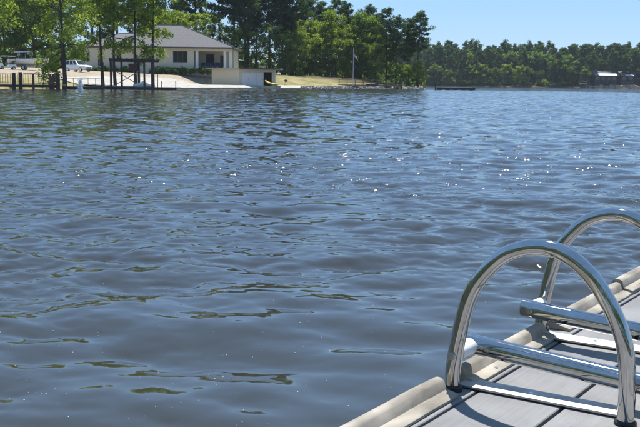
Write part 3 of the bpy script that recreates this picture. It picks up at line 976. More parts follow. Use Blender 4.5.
for s_ in (0.0, SP):
    pts = smooth_path([(s_, -t_, z_) for t_, z_ in ARCH], 7)
    rail = MB().tube(pts, RT, 28).build('handrail', M['steel'], lad, smooth=True)
    sgn = 1 if s_ == 0 else -1
    # black rings standing in for shadow at the feet, and the flat plate that ties both feet
    MB().tube([(s_, -0.381, 0.0015), (s_, -0.381, 0.006), (s_, -0.381, 0.010)], [0.0225, 0.0225, 0.0185], 20).build('shade_ring', M['black'], rail, smooth=True)
    MB().tube([(s_, 0.0, -0.02), (s_, 0.0, 0.010), (s_, 0.0, 0.014)], [0.0235, 0.0235, 0.019], 20).build('shade_ring', M['black'], rail, smooth=True)
    y0 = s_ + sgn * 0.022
    y1 = s_ + sgn * 0.080
    MB().box(min(y0, y1), max(y0, y1), -0.366, -0.004, 0.0032, 0.0088).build('tie_plate', M['plate'], lad, bevel=0.0015)
    for t_ in (0.165,):
        MB().tube([((y0 + y1) / 2, -t_, 0.0089), ((y0 + y1) / 2, -t_, 0.0112)], [0.0055, 0.004], 10).build('screw', M['chrome'], lad, smooth=True)
    # pivot: bolt through the leg, nylon spacer, hinged side tube of the folded ladder
    zp = 0.084
    xb = s_ - sgn * 0.019
    MB().tube([(xb - sgn * 0.006, 0.0 - 0.006, zp), (xb + sgn * 0.004, -0.006, zp)], 0.0085, 6).build('bolt', M['chrome'], rail)
    xs = s_ + sgn * 0.0155
    xt = s_ + sgn * 0.1
    MB().tube([(xs, -0.006, zp), (xs + sgn * 0.004, -0.006, zp), (xt - sgn * 0.024, -0.006, zp)], [0.0150, 0.0165, 0.0195], 20).build('pivot_spacer', M['nylon'], rail, smooth=True)
    slope = -0.068
    y_end = -0.98
    pts = [(xt, 0.022, zp + 0.002), (xt, 0.0195, zp + 0.0018), (xt, 0.0, zp), (xt, -0.4, zp - 0.4 * 0.068), (xt, -0.86, zp - 0.86 * 0.068)]
    tube = MB().tube(pts, [0.019, 0.0228, 0.0232, 0.0232, 0.0232], 28).build('side_tube', M['steel'], lad, smooth=True)
    xo = xt - sgn * 0.0225
    MB().tube([(xt + sgn * 0.0225, -0.006, zp), (xt + sgn * 0.0275, -0.006, zp)], 0.0085, 6).build('bolt', M['chrome'], tube)
    MB().tube([(xo - sgn * 0.0012, -0.006, zp), (xo - sgn * 0.0022, -0.006, zp)], 0.0115, 16).build('washer', M['chrome'], tube, smooth=True)
for t_ in (0.47, 0.78):
    z_ = 0.084 - 0.068 * t_
    rg_ = MB().box(0.1 + 0.021, SP - 0.1 - 0.021, -t_ - 0.042, -t_ + 0.042, z_ - 0.008, z_ + 0.012).build('rung', M['steel'], lad, bevel=0.004)
    for q in (-0.026, 0, 0.026):
        MB().box(0.15, SP - 0.15, -t_ + q - 0.005, -t_ + q + 0.005, z_ + 0.0115, z_ + 0.0145).build('grip_strip', M['rubber'], rg_)

# ================================================================== THE HOUSE ON THE POINT
HD = 170.0
hx = lambda px: xat(px, HD, 60) - xat(160, HD, 60)
FZ = 3.45
house = thing('lake_house', 'cream single storey house with grey hipped roof and columned porch', 'house', (xat(160, HD, 60), HD, FZ))
EZ = 3.55                                     # eave height over the floor
WL, WR, PR = hx(85), hx(194), hx(231.5)
DEP = 14.0
def wall_with_holes(name, x0, x1, z0, z1, holes, y, thick, mat_, parent):
    """front wall split round its openings, so every opening is a real recess"""
    xs_ = sorted({x0, x1, *[h[0] for h in holes], *[h[1] for h in holes]})
    zs_ = sorted({z0, z1, *[h[2] for h in holes], *[h[3] for h in holes]})
    mb = MB()
    for a, b_ in zip(xs_[:-1], xs_[1:]):
        for c_, d_ in zip(zs_[:-1], zs_[1:]):
            mx_, mz = (a + b_) / 2, (c_ + d_) / 2
            if not any(h[0] < mx_ < h[1] and h[2] < mz < h[3] for h in holes):
                mb.box(a, b_, y, y + thick, c_, d_)
    o = mb.build(name, mat_, parent)
    bm = bmesh.new(); bm.from_mesh(o.data)
    bmesh.ops.remove_doubles(bm, verts=bm.verts, dist=1e-5)
    seen = {}
    for f_ in bm.faces:
        seen.setdefault(tuple(sorted(v.index for v in f_.verts)), []).append(f_)
    bmesh.ops.delete(bm, geom=[f_ for fs in seen.values() if len(fs) > 1 for f_ in fs], context='FACES_ONLY')
    bm.to_mesh(o.data); bm.free()
    return o
holes = [(hx(173), hx(187.5), 1.0, 3.05), (hx(116.5), hx(121.5), 1.35, 2.9), (hx(86.4), hx(89.6), 0.9, 2.6), (hx(133.5), hx(138), 0.0, 2.3), (hx(146), hx(152), 1.2, 2.9), (hx(98), hx(103), 0.2, 2.4)]
wall_with_holes('front_wall', WL, WR, -3.2, EZ, holes, 0.0, 0.3, M['stucco'], house)
MB().box(WL, WL + 0.3, 0.3, DEP, -3.2, EZ).build('side_wall', M['stucco'], house)
MB().box(WL + 0.3, PR, DEP - 0.3, DEP, -3.2, EZ).build('back_wall', M['stucco'], house)
MB().box(WR - 0.3, WR, 0.3, 4.4, -3.2, EZ).build('side_wall', M['stucco'], house)
ph = [(hx(203), hx(211.5), 0.9, 2.7), (hx(217.5), hx(223), 0.03, 2.5)]
wall_with_holes('porch_back_wall', WR, PR - 0.3, -3.2, EZ, ph, 4.4, 0.3, M['stucco'], house)
MB().box(PR - 0.3, PR, 4.4, DEP - 0.3, -3.2, EZ).build('side_wall', M['stucco'], house)
def window(x0, x1, z0, z1, y, parent, mull=1, name='window'):
    fr_ = MB()
    e = 0.11
    fr_.box(x0 + 0.002, x0 + e, y + 0.10, y + 0.2, z0 + 0.002, z1 - 0.002).box(x1 - e, x1 - 0.002, y + 0.10, y + 0.2, z0 + 0.002, z1 - 0.002)
    fr_.box(x0 + e, x1 - e, y + 0.10, y + 0.2, z0 + 0.002, z0 + e).box(x0 + e, x1 - e, y + 0.10, y + 0.2, z1 - e, z1 - 0.002)
    for q in range(1, mull + 1):
        xm = x0 + (x1 - x0) * q / (mull + 1)
        fr_.box(xm - 0.04, xm + 0.04, y + 0.11, y + 0.19, z0 + e, z1 - e)
    wo = fr_.build(name, M['dark_trim'], parent)
    MB().box(x0 + e, x1 - e, y + 0.15, y + 0.165, z0 + e, z1 - e).build('pane', M['glass_dark'], wo)
    MB().box(x0 - 0.08, x1 + 0.08, y - 0.06, y + 0.098, z0 - 0.10, z0 - 0.002).build('sill', M['trim'], wo)
window(*holes[0], 0.0, house, 2)
for h_ in (holes[1], holes[2], holes[4]): window(*h_, 0.0, house, 0)
window(*ph[0], 4.4, house, 1)
for h_, y_ in ((holes[3], 0.0), (holes[5], 0.0), (ph[1], 4.4)):
    d_ = MB().box(h_[0] + 0.05, h_[1] - 0.05, y_ + 0.12, y_ + 0.2, h_[2] + 0.02, h_[3] - 0.05).build('door', M['dark_trim'], house)
    MB().tube([(h_[1] - 0.16, y_ + 0.06, 1.0), (h_[1] - 0.16, y_ + 0.12, 1.0)], 0.035, 8).build('handle', M['chrome'], d_)
# porch floor, columns, beam
MB().box(WR, PR + 0.3, -0.3, 4.4, -3.2, 0.0).build('porch_floor', M['concrete'], house)
MB().box(WR, PR + 0.1, -0.15, 0.25, 3.05, EZ).build('porch_beam', M['stucco'], house)
for px_ in (197.0, 225.0, 230.8):
    x = hx(px_)
    cb = MB().box(x - 0.24, x + 0.24, -0.12, 0.22, 0.25, 3.048).build('column', M['trim'], house)
    MB().box(x - 0.32, x + 0.32, -0.2, 0.3, 0.0, 0.25).build('column_base', M['trim'], cb)
# roofs
def hip(x0, x1, y0, y1, ze, zr, inx0, inx1, parent, ov=0.55, name='roof'):
    x0 -= ov; x1 += ov; y0 -= ov; y1 += ov
    ym = (y0 + y1) / 2
    mb = MB()
    v_ = [(x0, y0, ze), (x1, y0, ze), (x1, y1, ze), (x0, y1, ze), (x0 + inx0, ym, zr), (x1 - inx1, ym, zr),
          (x0, y0, ze - 0.22), (x1, y0, ze - 0.22), (x1, y1, ze - 0.22), (x0, y1, ze - 0.22)]
    mb.add(v_, [(0, 1, 5, 4), (1, 2, 5), (2, 3, 4, 5), (3, 0, 4), (0, 6, 7, 1), (1, 7, 8, 2), (2, 8, 9, 3), (3, 9, 6, 0), (9, 8, 7, 6)])
    ro = mb.build(name, M['shingle'], parent)
    MB().box(x0 - 0.03, x1 + 0.03, y0 - 0.10, y0 - 0.005, ze - 0.26, ze - 0.03).build('gutter', M['dark_trim'], ro)
    for a, b_ in (((x0, y0, ze), (x0 + inx0, ym, zr)), ((x1, y0, ze), (x1 - inx1, ym, zr)), ((x0 + inx0, ym, zr), (x1 - inx1, ym, zr))):
        MB().tube([Vector(a) + Vector((0, 0, 0.02)), Vector(b_) + Vector((0, 0, 0.02))], 0.09, 6).build('ridge_cap', M['shingle'], ro)
    return ro
hip(WL, hx(141), 0.4, DEP, EZ + 0.20, 6.4, 5.5, 2.0, house)
hip(hx(118), PR, -0.05, DEP + 0.4, EZ + 0.23, 8.0, 6.4, 10.6, house)
MB().tube([(WR + 0.2, -0.08, -0.4), (WR + 0.2, -0.08, EZ - 0.05)], 0.06, 8).build('downpipe', M['dark_trim'], house)
# dark porch furniture
def porch_chair(px_, y, lab):
    t_ = thing('porch_chair', lab, 'chair', Vector((xat(160, HD, 60) + hx(px_), HD + y, FZ)), 0, 'dark chairs on the porch')
    MB().box(-0.38, 0.38, -0.36, 0.36, 0.36, 0.48).build('seat', M['navy'], t_, bevel=0.03)
    MB().prism([(0.28, 0.4), (0.40, 0.4), (0.52, 1.12), (0.43, 1.12)], -0.38, 0.38, 'x').build('backrest', M['navy'], t_)
    for sx in (-0.34, 0.34):
        MB().box(sx - 0.05, sx + 0.05, -0.36, 0.4, 0.60, 0.66).build('armrest', M['dark_trim'], t_)
        for sy in (-0.32, 0.32):
            MB().box(sx - 0.03, sx + 0.03, sy - 0.03, sy + 0.03, 0.0, 0.60).build('leg', M['dark_trim'], t_)
for px_, y in ((202, 1.5), (207, 1.3), (212, 1.5), (217, 1.2)):
    porch_chair(px_, y, 'dark cushioned armchair on the columned porch')
# hedge of dark shrubs along the front wall
r = random.Random(9)
for k, px_ in enumerate((97, 102, 107, 112, 124, 130, 156, 161, 166, 171, 176, 181, 186, 191, 203, 208)):
    y_ = HD - 1.7 + r.uniform(-0.3, 0.3)
    plant(BU[1 + k % 2], xat(px_, y_, 60), y_, r.uniform(0, 6), 0.72, 'clipped dark shrub in the bed along the cream front wall', 'shrub', 'shrubs along the house front', 0.62 + 0.2 * r.random(), FZ - 1.0)

# ================================================================== THE BOATHOUSE
sx0, sx1 = xat(240.3, 160, 80), xat(273.5, 160, 80)
shed = thing('boathouse', 'low cream boathouse with flat grey roof and white sliding doors', 'boathouse', (sx0, 160.0, 0.5), R(-1))
W_, Dp, Hh = (sx1 - sx0) * 1.0, 6.2, 2.75
SK = -5.7                                       # the building runs back to the left
def skew(mb):
    mb.v = [(x + SK * y / Dp, y, z) for x, y, z in mb.v]
    return mb
skew(MB().box(0, 0.22, 0.22, Dp, -0.6, Hh)).build('side_wall', M['stucco'], shed)
MB().box(W_ - 0.22, W_, 0.22, Dp, -0.6, Hh).build('side_wall', M['stucco'], shed)
MB().box(SK + 0.22, W_ - 0.22, Dp - 0.22, Dp - 0.002, -0.6, Hh).build('back_wall', M['stucco'], shed)
wall_with_holes('front_wall', 0, W_, -0.6, Hh, [(0.28, 3.95, 0.0, 2.3), (3.98, 5.36, 0.0, 2.3)], 0.0, 0.215, M['stucco'], shed)
for a, b_ in ((0.30, 1.5), (1.52, 2.72), (2.74, 3.93)):
    d_ = MB().box(a, b_, 0.06, 0.12, 0.02, 2.28).build('sliding_door', M['door_white'], shed)
    MB().box(b_ - 0.12, b_ - 0.07, 0.02, 0.058, 0.95, 1.25).build('handle', M['alu_grey'], d_)
MB().box(-0.6, W_ - 0.23, 2.0, 2.1, 0.0, Hh - 0.05).build('shade_panel', M['opening_shade'], shed)  # dark panel behind the opening so that it reads as deep shade
ro = MB().prism([(-0.02, -0.8), (W_ + 1.2, -0.8), (W_ + 1.2, Dp + 0.5), (SK - 1.2, Dp + 0.5)], Hh + 0.01, Hh + 0.2, 'z').build('roof', M['wood_grey'], shed)
MB().box(-0.05, W_ + 1.23, -0.90, -0.805, Hh - 0.02, Hh + 0.22).build('fascia', M['dark_trim'], ro)
# yellow kayak leaning on the seawall edge
ky = thing('kayak', 'yellow kayak lying tilted on the concrete in front of the dark boathouse opening', 'kayak', (xat(271, 157, 84), 157.0, 0.62), R(-35))
secs = []
for i in range(13):
    f_ = i / 12
    wv = 0.36 * math.sin(math.pi * (0.04 + 0.92 * f_)) ** 0.6
    x = -1.35 + 2.7 * f_
    rise = 0.22 * abs(2 * f_ - 1) ** 2.5
    secs.append([(x, wv * math.cos(a_), rise + 0.20 * math.sin(a_) * (0.5 + wv) + 0.02) for a_ in [2 * math.pi * q / 10 for q in range(10)]])
hull = MB().loft(secs).build('hull', M['yellow'], ky, smooth=True)
hull.rotation_euler = (R(-25), R(13), 0)
hull.location = (0, 0, 0.22)
cpit = MB().tube([(0.42 * math.cos(a_) - 0.1, 0.20 * math.sin(a_), 0.19) for a_ in [2 * math.pi * q / 14 for q in range(15)]], 0.03, 6).build('cockpit_rim', M['black'], hull)
# small dark grill on the lawn
gp = Vector((xat(286, 172, 82), 172, 0)); gp.z = hz(gp.x, gp.y)
gr = thing('grill', 'small black kettle grill on legs on the dry lawn beside the boathouse', 'grill', gp)
prof = [(0.02, 0.72), (0.2, 0.68), (0.30, 0.78), (0.31, 0.9), (0.27, 1.03), (0.12, 1.12), (0.01, 1.13)]
secs = [[(rr_ * math.cos(a_), rr_ * math.sin(a_), z_) for a_ in [2 * math.pi * q / 12 for q in range(12)]] for rr_, z_ in prof]
bl = MB().loft(secs).build('bowl', M['black'], gr, smooth=True)
MB().box(-0.06, 0.06, -0.015, 0.015, 1.14, 1.18).build('handle', M['wood_brown'], bl)
for a_ in (0.5, 2.6, 4.7):
    MB().tube([(0.32 * math.cos(a_), 0.32 * math.sin(a_), 0), (0.15 * math.cos(a_), 0.15 * math.sin(a_), 0.72)], 0.025, 6).build('leg', M['black'], gr)

# ================================================================== DOCKS ON THE FAR BANK
def railing(mb_parent, x0, x1, y, z, h, n_bal, mat_post, mat_rail, post_px=()):
    MB().box(x0, x1, y - 0.06, y + 0.06, z + h - 0.07, z + h).build('top_rail', mat_rail, mb_parent)
    MB().box(x0, x1, y - 0.025, y + 0.025, z + 0.12, z + 0.17).build('bottom_rail', mat_rail, mb_parent)
    for i in range(n_bal):
        x = x0 + (x1 - x0) * (i + 0.5) / n_bal
        MB().box(x - 0.018, x + 0.018, y - 0.018, y + 0.018, z + 0.171, z + h - 0.072).build('baluster', mat_post, mb_parent)
DD = 108.0
x_l, x_r = xat(-40, DD), xat(61, DD)
d1 = thing('railed_dock', 'dark red wooden dock with baluster railing along the left bank', 'dock', (x_l, DD, 0))
Wd = x_r - x_l
nb = int(Wd / 0.165)
for i in range(nb):
    MB().box(i * Wd / nb + 0.005, (i + 1) * Wd / nb - 0.005, -0.4, 2.4, 0.50, 0.545).build('board', M['wood_grey'], d1)
MB().box(0, Wd, -0.46, -0.405, 0.26, 0.53).build('fascia', M['wood_dark'], d1)
for px_, wd, top in ((-25, .3, 1.75), (15.6, .36, 1.85), (22.3, .36, 1.95), (35, .2, 1.7), (52, .2, 1.7), (55, .2, 1.75), (59.5, .4, 1.85)):
    x = xat(px_, DD) - x_l
    MB().box(x - wd / 2, x + wd / 2, -0.70, -0.465, -1.5, top).build('post', M['wood_dark' if wd > .25 else 'wood_red'], d1)
railing(d1, 0.0, Wd, -0.38, 0.545, 1.22, 40, M['wood_red'], M['wood_red'])
MB().box(xat(24, DD) - x_l, xat(35, DD) - x_l, -0.2, 0.2, 1.80, 1.90).build('shelf', M['wood_red'], d1)
# low wire fence between the dock and the boat shelter
DF = 114.2
fx0, fx1 = xat(66, DF), xat(103, DF)
fz = 0.25
fence = thing('bank_railing', 'thin grey rail fence on the grassy bank in front of the white car', 'fence', (fx0, DF, fz))
Wf = fx1 - fx0
for i in range(6):
    MB().tube([(Wf * i / 5, 0, -0.9), (Wf * i / 5, 0, 1.12)], 0.03, 6).build('post', M['wood_brown'], fence)
MB().tube([(0, 0, 1.08), (Wf, 0, 1.08)], 0.022, 6).build('top_rail', M['wood_brown'], fence)
MB().tube([(0, 0, 0.55), (Wf, 0, 0.55)], 0.014, 6).build('wire', M['alu_grey'], fence)
MB().box(0, Wf, -0.05, 0.05, -0.25, 0.06).build('edge_beam', M['wood_dark'], fence)
# boat shelter with its dark platform
DS = 118.5
bx0 = xat(105, DS)
bs = thing('boat_shelter', 'dark open timber boat shelter on a low platform dock', 'boat shelter', (bx0, DS, 0))
X_ = lambda px_: xat(px_, DS) - bx0
nb = int((X_(177.5) - X_(106)) / 0.16)
for i in range(nb):
    a = X_(106) + i * 0.16
    MB().box(a + 0.005, a + 0.155, -0.3, 3.4, 0.30, 0.345).build('board', M['wood_dark'], bs)
MB().box(X_(106), X_(106) + nb * 0.16, -0.36, -0.305, -0.05, 0.33).build('fascia', M['wood_dark'], bs)
for px_, y, wd, top in ((111.5, -0.15, .24, 3.5), (117.5, 2.6, .24, 3.5), (103.5, -0.5, .30, 3.4), (144.5, 0.0, .22, 3.5), (153.0, -0.15, .34, 3.5), (135.0, 2.6, .28, 3.5), (150, 2.6, .24, 3.5)):
    MB().box(X_(px_) - wd / 2, X_(px_) + wd / 2, y - wd / 2, y + wd / 2, -1.5 if y < 0 else 0.346, top - 0.002).build('post', M['wood_dark'], bs)
for px_, top in ((162, 1.15), (176, 1.15), (158, 2.0)):
    MB().tube([(X_(px_), -0.2, 0.346), (X_(px_), -0.2, top)], 0.05, 8).build('mooring_post', M['black'], bs)
for y in (-0.15, 2.6):
    MB().box(X_(110), X_(155.5), y - 0.08, y + 0.08, 3.5, 3.78).build('beam', M['wood_dark'], bs)
for q in range(9):
    x = X_(110.5) + (X_(155) - X_(110.5)) * q / 8
    MB().box(x - 0.05, x + 0.05, -0.5, 2.95, 3.782, 3.90).build('rafter', M['wood_dark'], bs)
MB().tube([(X_(112), 2.45, 2.3), (X_(135), 2.45, 0.6)], 0.05, 6).build('brace', M['wood_grey'], bs)
MB().tube([(X_(112), 2.33, 0.6), (X_(135), 2.33, 2.3)], 0.05, 6).build('brace', M['wood_grey'], bs)
MB().box(X_(125), X_(134), 2.3, 2.4, 2.4, 3.3).build('hanging_panel', M['wood_red'], bs)
# covered personal watercraft on the platform
pw = thing('covered_watercraft', 'small watercraft under a pale cover on the boat shelter platform', 'watercraft', (bx0 + X_(140.5), DS + 1.2, 0.346))
secs = []
for i in range(9):
    f_ = i / 8
    hgt = 0.42 + 0.42 * math.exp(-((f_ - 0.58) / 0.2) ** 2) - 0.1 * f_
    wv = 0.5 * math.sin(math.pi * (0.12 + 0.76 * (1 - f_) ** 1.0 * 0.8 + 0.05)) ** 0.6
    secs.append([(-1.1 + 2.2 * f_, wv * math.cos(a_), max(0.0, hgt * (0.45 + 0.55 * math.sin(a_)))) for a_ in [2 * math.pi * q / 10 for q in range(10)]])
MB().loft(secs).build('cover', M['white_paint'], pw, smooth=True)
MB().box(-0.9, 0.9, -0.55, -0.45, 0.0, 0.14).build('cradle', M['alu_grey'], pw)
MB().box(-0.9, 0.9, 0.45, 0.55, 0.0, 0.14).build('cradle', M['alu_grey'], pw)

# pier at the point, flagpole, raft
DP = 186.0
qx0 = xat(338, DP)
pier = thing('wooden_pier', 'brown wooden pier with railing at the wooded point', 'pier', (qx0, DP, 0))
X_ = lambda px_: xat(px_, DP) - qx0
nb = int((X_(402) - X_(338)) / 0.3)
for i in range(nb):
    MB().box(i * 0.3 + 0.01, i * 0.3 + 0.29, -1.0, 1.2, 0.78, 0.84).build('board', M['wood_brown'], pier)
MB().box(0, X_(402), -1.06, -1.005, 0.5, 0.82).build('fascia', M['wood_brown'], pier)
MB().box(0, X_(402), -0.98, -0.88, 1.72, 1.80).build('top_rail', M['wood_brown'], pier)
MB().box(0, X_(402), -0.96, -0.92, 1.28, 1.36).build('middle_rail', M['wood_brown'], pier)
for px_ in (339, 347, 355, 363, 371, 379, 386, 394, 401):
    x = X_(px_)
    MB().box(x - 0.07, x + 0.07, -1.0, -0.86, 0.842, 1.718).build('rail_post', M['wood_brown'], pier)
for px_ in (371, 385.5, 401):
    x = X_(px_)
    MB().tube([(x, -1.25, -1.5), (x, -1.25, 0.75)], 0.2, 10).build('pile', M['wood_dark'], pier, smooth=True)
MB().box(X_(366), X_(378), -1.18, -1.07, 0.25, 1.0).build('bench_box', M['wood_dark'], pier)
DFl = 179.5
fp = Vector((xat(353, DFl), DFl, 0.35))
flag = thing('flagpole', 'white flagpole with two limp flags on the rocky point', 'flagpole', fp)
MB().tube([(0, 0, -0.6), (0, 0, 3.5), (0, 0, 7.3)], [0.06, 0.05, 0.035], 10).build('pole', M['trim'], flag, smooth=True)
MB().tube([(0, 0, 7.3), (0, 0, 7.38), (0, 0, 7.46)], [0.02, 0.08, 0.02], 10).build('finial', M['chrome'], flag, smooth=True)
MB().box(-1.1, 1.1, -0.5, 0.5, -0.7, 0.18).build('base_box', M['wood_dark'], flag, bevel=0.04)
fm, N, L, b = newmat('flag_cloth')
uv = N.new('ShaderNodeAttribute'); uv.attribute_name = 'stripe'
mt = N.new('ShaderNodeMath'); mt.operation = 'MULTIPLY'; mt.inputs[1].default_value = 6.5
fr_ = N.new('ShaderNodeMath'); fr_.operation = 'FRACT'
gt = N.new('ShaderNodeMath'); gt.operation = 'GREATER_THAN'; gt.inputs[1].default_value = 0.5
mx = N.new('ShaderNodeMixRGB'); mx.inputs['Color1'].default_value = (0.55, 0.03, 0.04, 1); mx.inputs['Color2'].default_value = (0.78, 0.76, 0.74, 1)
ct = N.new('ShaderNodeAttribute'); ct.attribute_name = 'canton'
mx2 = N.new('ShaderNodeMixRGB'); mx2.inputs['Color2'].default_value = (0.02, 0.03, 0.12, 1)
L.new(uv.outputs['Fac'], mt.inputs[0]); L.new(mt.outputs[0], fr_.inputs[0]); L.new(fr_.outputs[0], gt.inputs[0]); L.new(gt.outputs[0], mx.inputs['Fac'])
L.new(mx.outputs['Color'], mx2.inputs['Color1']); L.new(ct.outputs['Fac'], mx2.inputs['Fac']); L.new(mx2.outputs['Color'], b.inputs['Base Color'])
b.inputs['Roughness'].default_value = 0.8
def limp_flag(z_top, drop, name, m_, width):
    """cloth hanging in folds beside the pole: u runs along the fly, v down the hoist"""
    nu, nv = 26, 12
    co_, st_, ca_ = [], [], []
    for j in range(nv):
        for i in range(nu):
            u, v = i / (nu - 1), j / (nv - 1)
            x = 0.05 + width * (u ** 0.8) * (0.55 + 0.45 * v) + 0.05 * math.sin(u * 14 + v * 3)
            y = 0.17 * math.sin(u * 15.0 + v * 1.5) * u ** 0.5
            z = z_top - v * 1.1 - (drop - 1.1) * u ** 0.7
            co_.append((x, y, z)); st_.append(v); ca_.append(1.0 if (u < 0.42 and v < 0.54) else 0.0)
    me_ = mesh_np(name, np.array(co_), grid_quads(nv, nu), m_, {'stripe': st_, 'canton': ca_})
    return link(name, me_, flag)
limp_flag(7.15, 2.45, 'flag', fm, 1.0)
tag(bpy.data.objects['flag'], 'limp red and white striped flag with blue canton')
o = limp_flag(4.65, 1.9, 'flag', M['navy'], 0.8)
tag(o, 'limp dark navy flag')
# swimming raft
DR_ = 178.0
rx0 = xat(437.5, DR_)
raft = thing('swim_raft', 'long dark wooden raft with pale deck floating off the point', 'raft', (rx0, DR_, 0))
Wr = xat(477, DR_) - rx0
nb = int(Wr / 0.3)
for i in range(nb):
    MB().box(i * 0.3 + 0.012, i * 0.3 + 0.288, 0, 2.6, 0.50, 0.55).build('board', M['wood_grey'], raft)
MB().box(0, nb * 0.3, -0.06, -0.004, 0.08, 0.53).build('fascia', M['wood_dark'], raft)
for sx in (0.0, nb * 0.3 - 0.05):
    MB().box(sx, sx + 0.05, 0.0, 2.6, 0.08, 0.495).build('side_beam', M['wood_dark'], raft)
for i in range(5):
    MB().tube([(0.6 + i * 1.5, 0.1, 0.05), (0.6 + i * 1.5, 2.5, 0.05)], 0.28, 12).build('float', M['black'], raft, smooth=True)
for x, h_, r_ in ((-0.35, 1.05, 0.09), (0.7, 0.95, 0.05), (6.8, 0.95, 0.05)):
    MB().tube([(x, 0.2, -1.0), (x, 0.2, h_)], r_, 8).build('post', M['wood_dark'], raft, smooth=True)
MB().box(-0.36, -0.06, 0.15, 0.25, 0.25, 0.34).build('pile_guide', M['alu_grey'], raft)

# ================================================================== VEHICLES AND BOAT ON THE LEFT BANK
def wheel(parent, x, y, r_, wd, name='wheel'):
    t_ = MB().tube([(x, y - wd / 2, r_), (x, y - wd / 2 + 0.03, r_), (x, y + wd / 2 - 0.03, r_), (x, y + wd / 2, r_)], [r_ * 0.86, r_, r_, r_ * 0.86], 18).build(name, M['rubber'], parent, smooth=True)
    for sg in (-1, 1):
        MB().tube([(x, y + sg * wd / 2, r_), (x, y + sg * (wd / 2 + 0.012), r_)], [r_ * 0.62, r_ * 0.5], 14).build('rim', M['chrome'], t_, smooth=True)
vx, vy = xat(78, 150, 65), 150.0
suv = thing('parked_car', 'white sport utility car parked on the pale drive beside the tree trunk', 'car', (vx, vy, hz(vx, vy)), R(-32))
# x forward; half-width sections give the body its shoulders and taper
def sec_body(x, zl, zs, zt, wl, wt):
    return [(x, -wl, zl), (x, -wl * 1.02, zs * 0.75 + zl * 0.25), (x, -wl * 0.99, zs), (x, -wt, zt), (x, wt, zt), (x, wl * 0.99, zs), (x, wl * 1.02, zs * 0.75 + zl * 0.25), (x, wl, zl)]
body = [sec_body(-2.35, .45, .85, .98, .82, .74), sec_body(-2.28, .32, .95, 1.08, .92, .84), sec_body(-1.2, .28, .98, 1.10, .95, .86), sec_body(0.9, .28, .98, 1.08, .95, .86),
        sec_body(1.7, .30, .94, 1.02, .93, .80), sec_body(2.2, .34, .86, .94, .88, .74), sec_body(2.38, .45, .72, .80, .78, .66)]
bo = MB().loft(body).build('body', M['white_paint'], suv, smooth=True, bevel=0.03)
cab = [[(-2.25, -.80, 1.05), (-2.25, .80, 1.05), (-2.0, .70, 1.62), (-2.0, -.70, 1.62)]]
def ring(x0, x1, w0, w1, z0, z1):
    return None
pc = MB()
zt = 1.78
base_ = [(-2.26, -.84, 1.06), (0.98, -.84, 1.06), (0.98, .84, 1.06), (-2.26, .84, 1.06)]
top_ = [(-1.95, -.66, zt), (0.12, -.66, zt), (0.12, .66, zt), (-1.95, .66, zt)]
pc.loft([base_, top_]).build('cabin', M['white_paint'], suv, bevel=0.05)
def quad_on(a, b_, c_, d_, name, m_, parent, off, inset=0.1, th_=0.015):
    P = [Vector(q) for q in (a, b_, c_, d_)]
    cen = sum(P, Vector()) / 4
    nn = (P[1] - P[0]).cross(P[3] - P[0]).normalized()
    if nn.dot(Vector(off)) < 0: nn = -nn
    Q = [cen + (p - cen) * (1 - inset) + nn * 0.004 for p in P]
    return MB().loft([Q, [q + nn * th_ for q in Q]]).build(name, m_, parent)
quad_on(base_[1], base_[2], top_[2], top_[1], 'windshield', M['glass_dark'], suv, (1, 0, 0), .12)
quad_on(base_[0], base_[3], top_[3], top_[0], 'rear_window', M['glass_dark'], suv, (-1, 0, 0), .2)
for sg, (b0, b1, t0_, t1_) in ((-1, (base_[0], base_[1], top_[0], top_[1])), (1, (base_[3], base_[2], top_[3], top_[2]))):
    for u0, u1 in ((0.06, 0.36), (0.39, 0.66), (0.69, 0.93)):
        L_ = lambda p, q, u: tuple(Vector(p).lerp(Vector(q), u))
        quad_on(L_(b0, b1, u0), L_(b0, b1, u1), L_(t0_, t1_, u1), L_(t0_, t1_, u0), 'side_window', M['glass_dark'], suv, (0, sg, 0), .12)
    MB().box(0.62, 0.82, sg * 0.98 - 0.09, sg * 0.98 + 0.09, 1.08, 1.24).build('mirror', M['white_paint'], suv, bevel=0.03)
    MB().box(2.16, 2.35, sg * 0.66 - 0.14, sg * 0.66 + 0.14, 0.68, 0.83).build('headlight', M['lamp_clear'], suv, bevel=0.03)
    MB().box(-2.40, -2.28, sg * 0.72 - 0.09, sg * 0.72 + 0.09, 0.72, 1.0).build('taillight', M['lamp_red'], suv, bevel=0.02)
    for x in (1.45, -1.4):
        wheel(suv, x, sg * 0.84, 0.37, 0.26)
MB().box(2.34, 2.43, -0.48, 0.48, 0.52, 0.74).build('grille', M['black'], suv, bevel=0.02)
MB().box(2.28, 2.46, -0.80, 0.80, 0.30, 0.46).build('bumper', M['dark_trim'], suv, bevel=0.04)
MB().box(-2.44, -2.25, -0.80, 0.80, 0.34, 0.52).build('bumper', M['dark_trim'], suv, bevel=0.04)

# runabout boat on its trailer
vx, vy = xat(29, 141, 65), 141.0
bt = thing('trailer_boat', 'white runabout boat with navy canopy resting on the trailer under the trees', 'boat', (vx, vy, hz(vx, vy) + 0.62), R(8))
secs = []
for i in range(11):
    f_ = i / 10
    x = -2.9 + 5.8 * f_
    wv = 1.1 * (1 - max(0, f_ - 0.45) ** 2 * 2.9)
    kz = 0.0 + 0.55 * max(0, f_ - 0.55) ** 2 * 4.2
    tz = 0.95 + 0.3 * f_ ** 2
    secs.append([(x, 0, kz), (x, -wv * 0.75, kz + 0.32), (x, -wv, tz - 0.15), (x, -wv * 0.97, tz), (x, wv * 0.97, tz), (x, wv, tz - 0.15), (x, wv * 0.75, kz + 0.32)])
MB().loft(secs).build('hull', M['white_paint'], bt, smooth=True)
MB().box(-1.7, 0.1, -0.95, 0.95, 0.96, 1.06).build('cockpit_liner', M['trim'], bt)
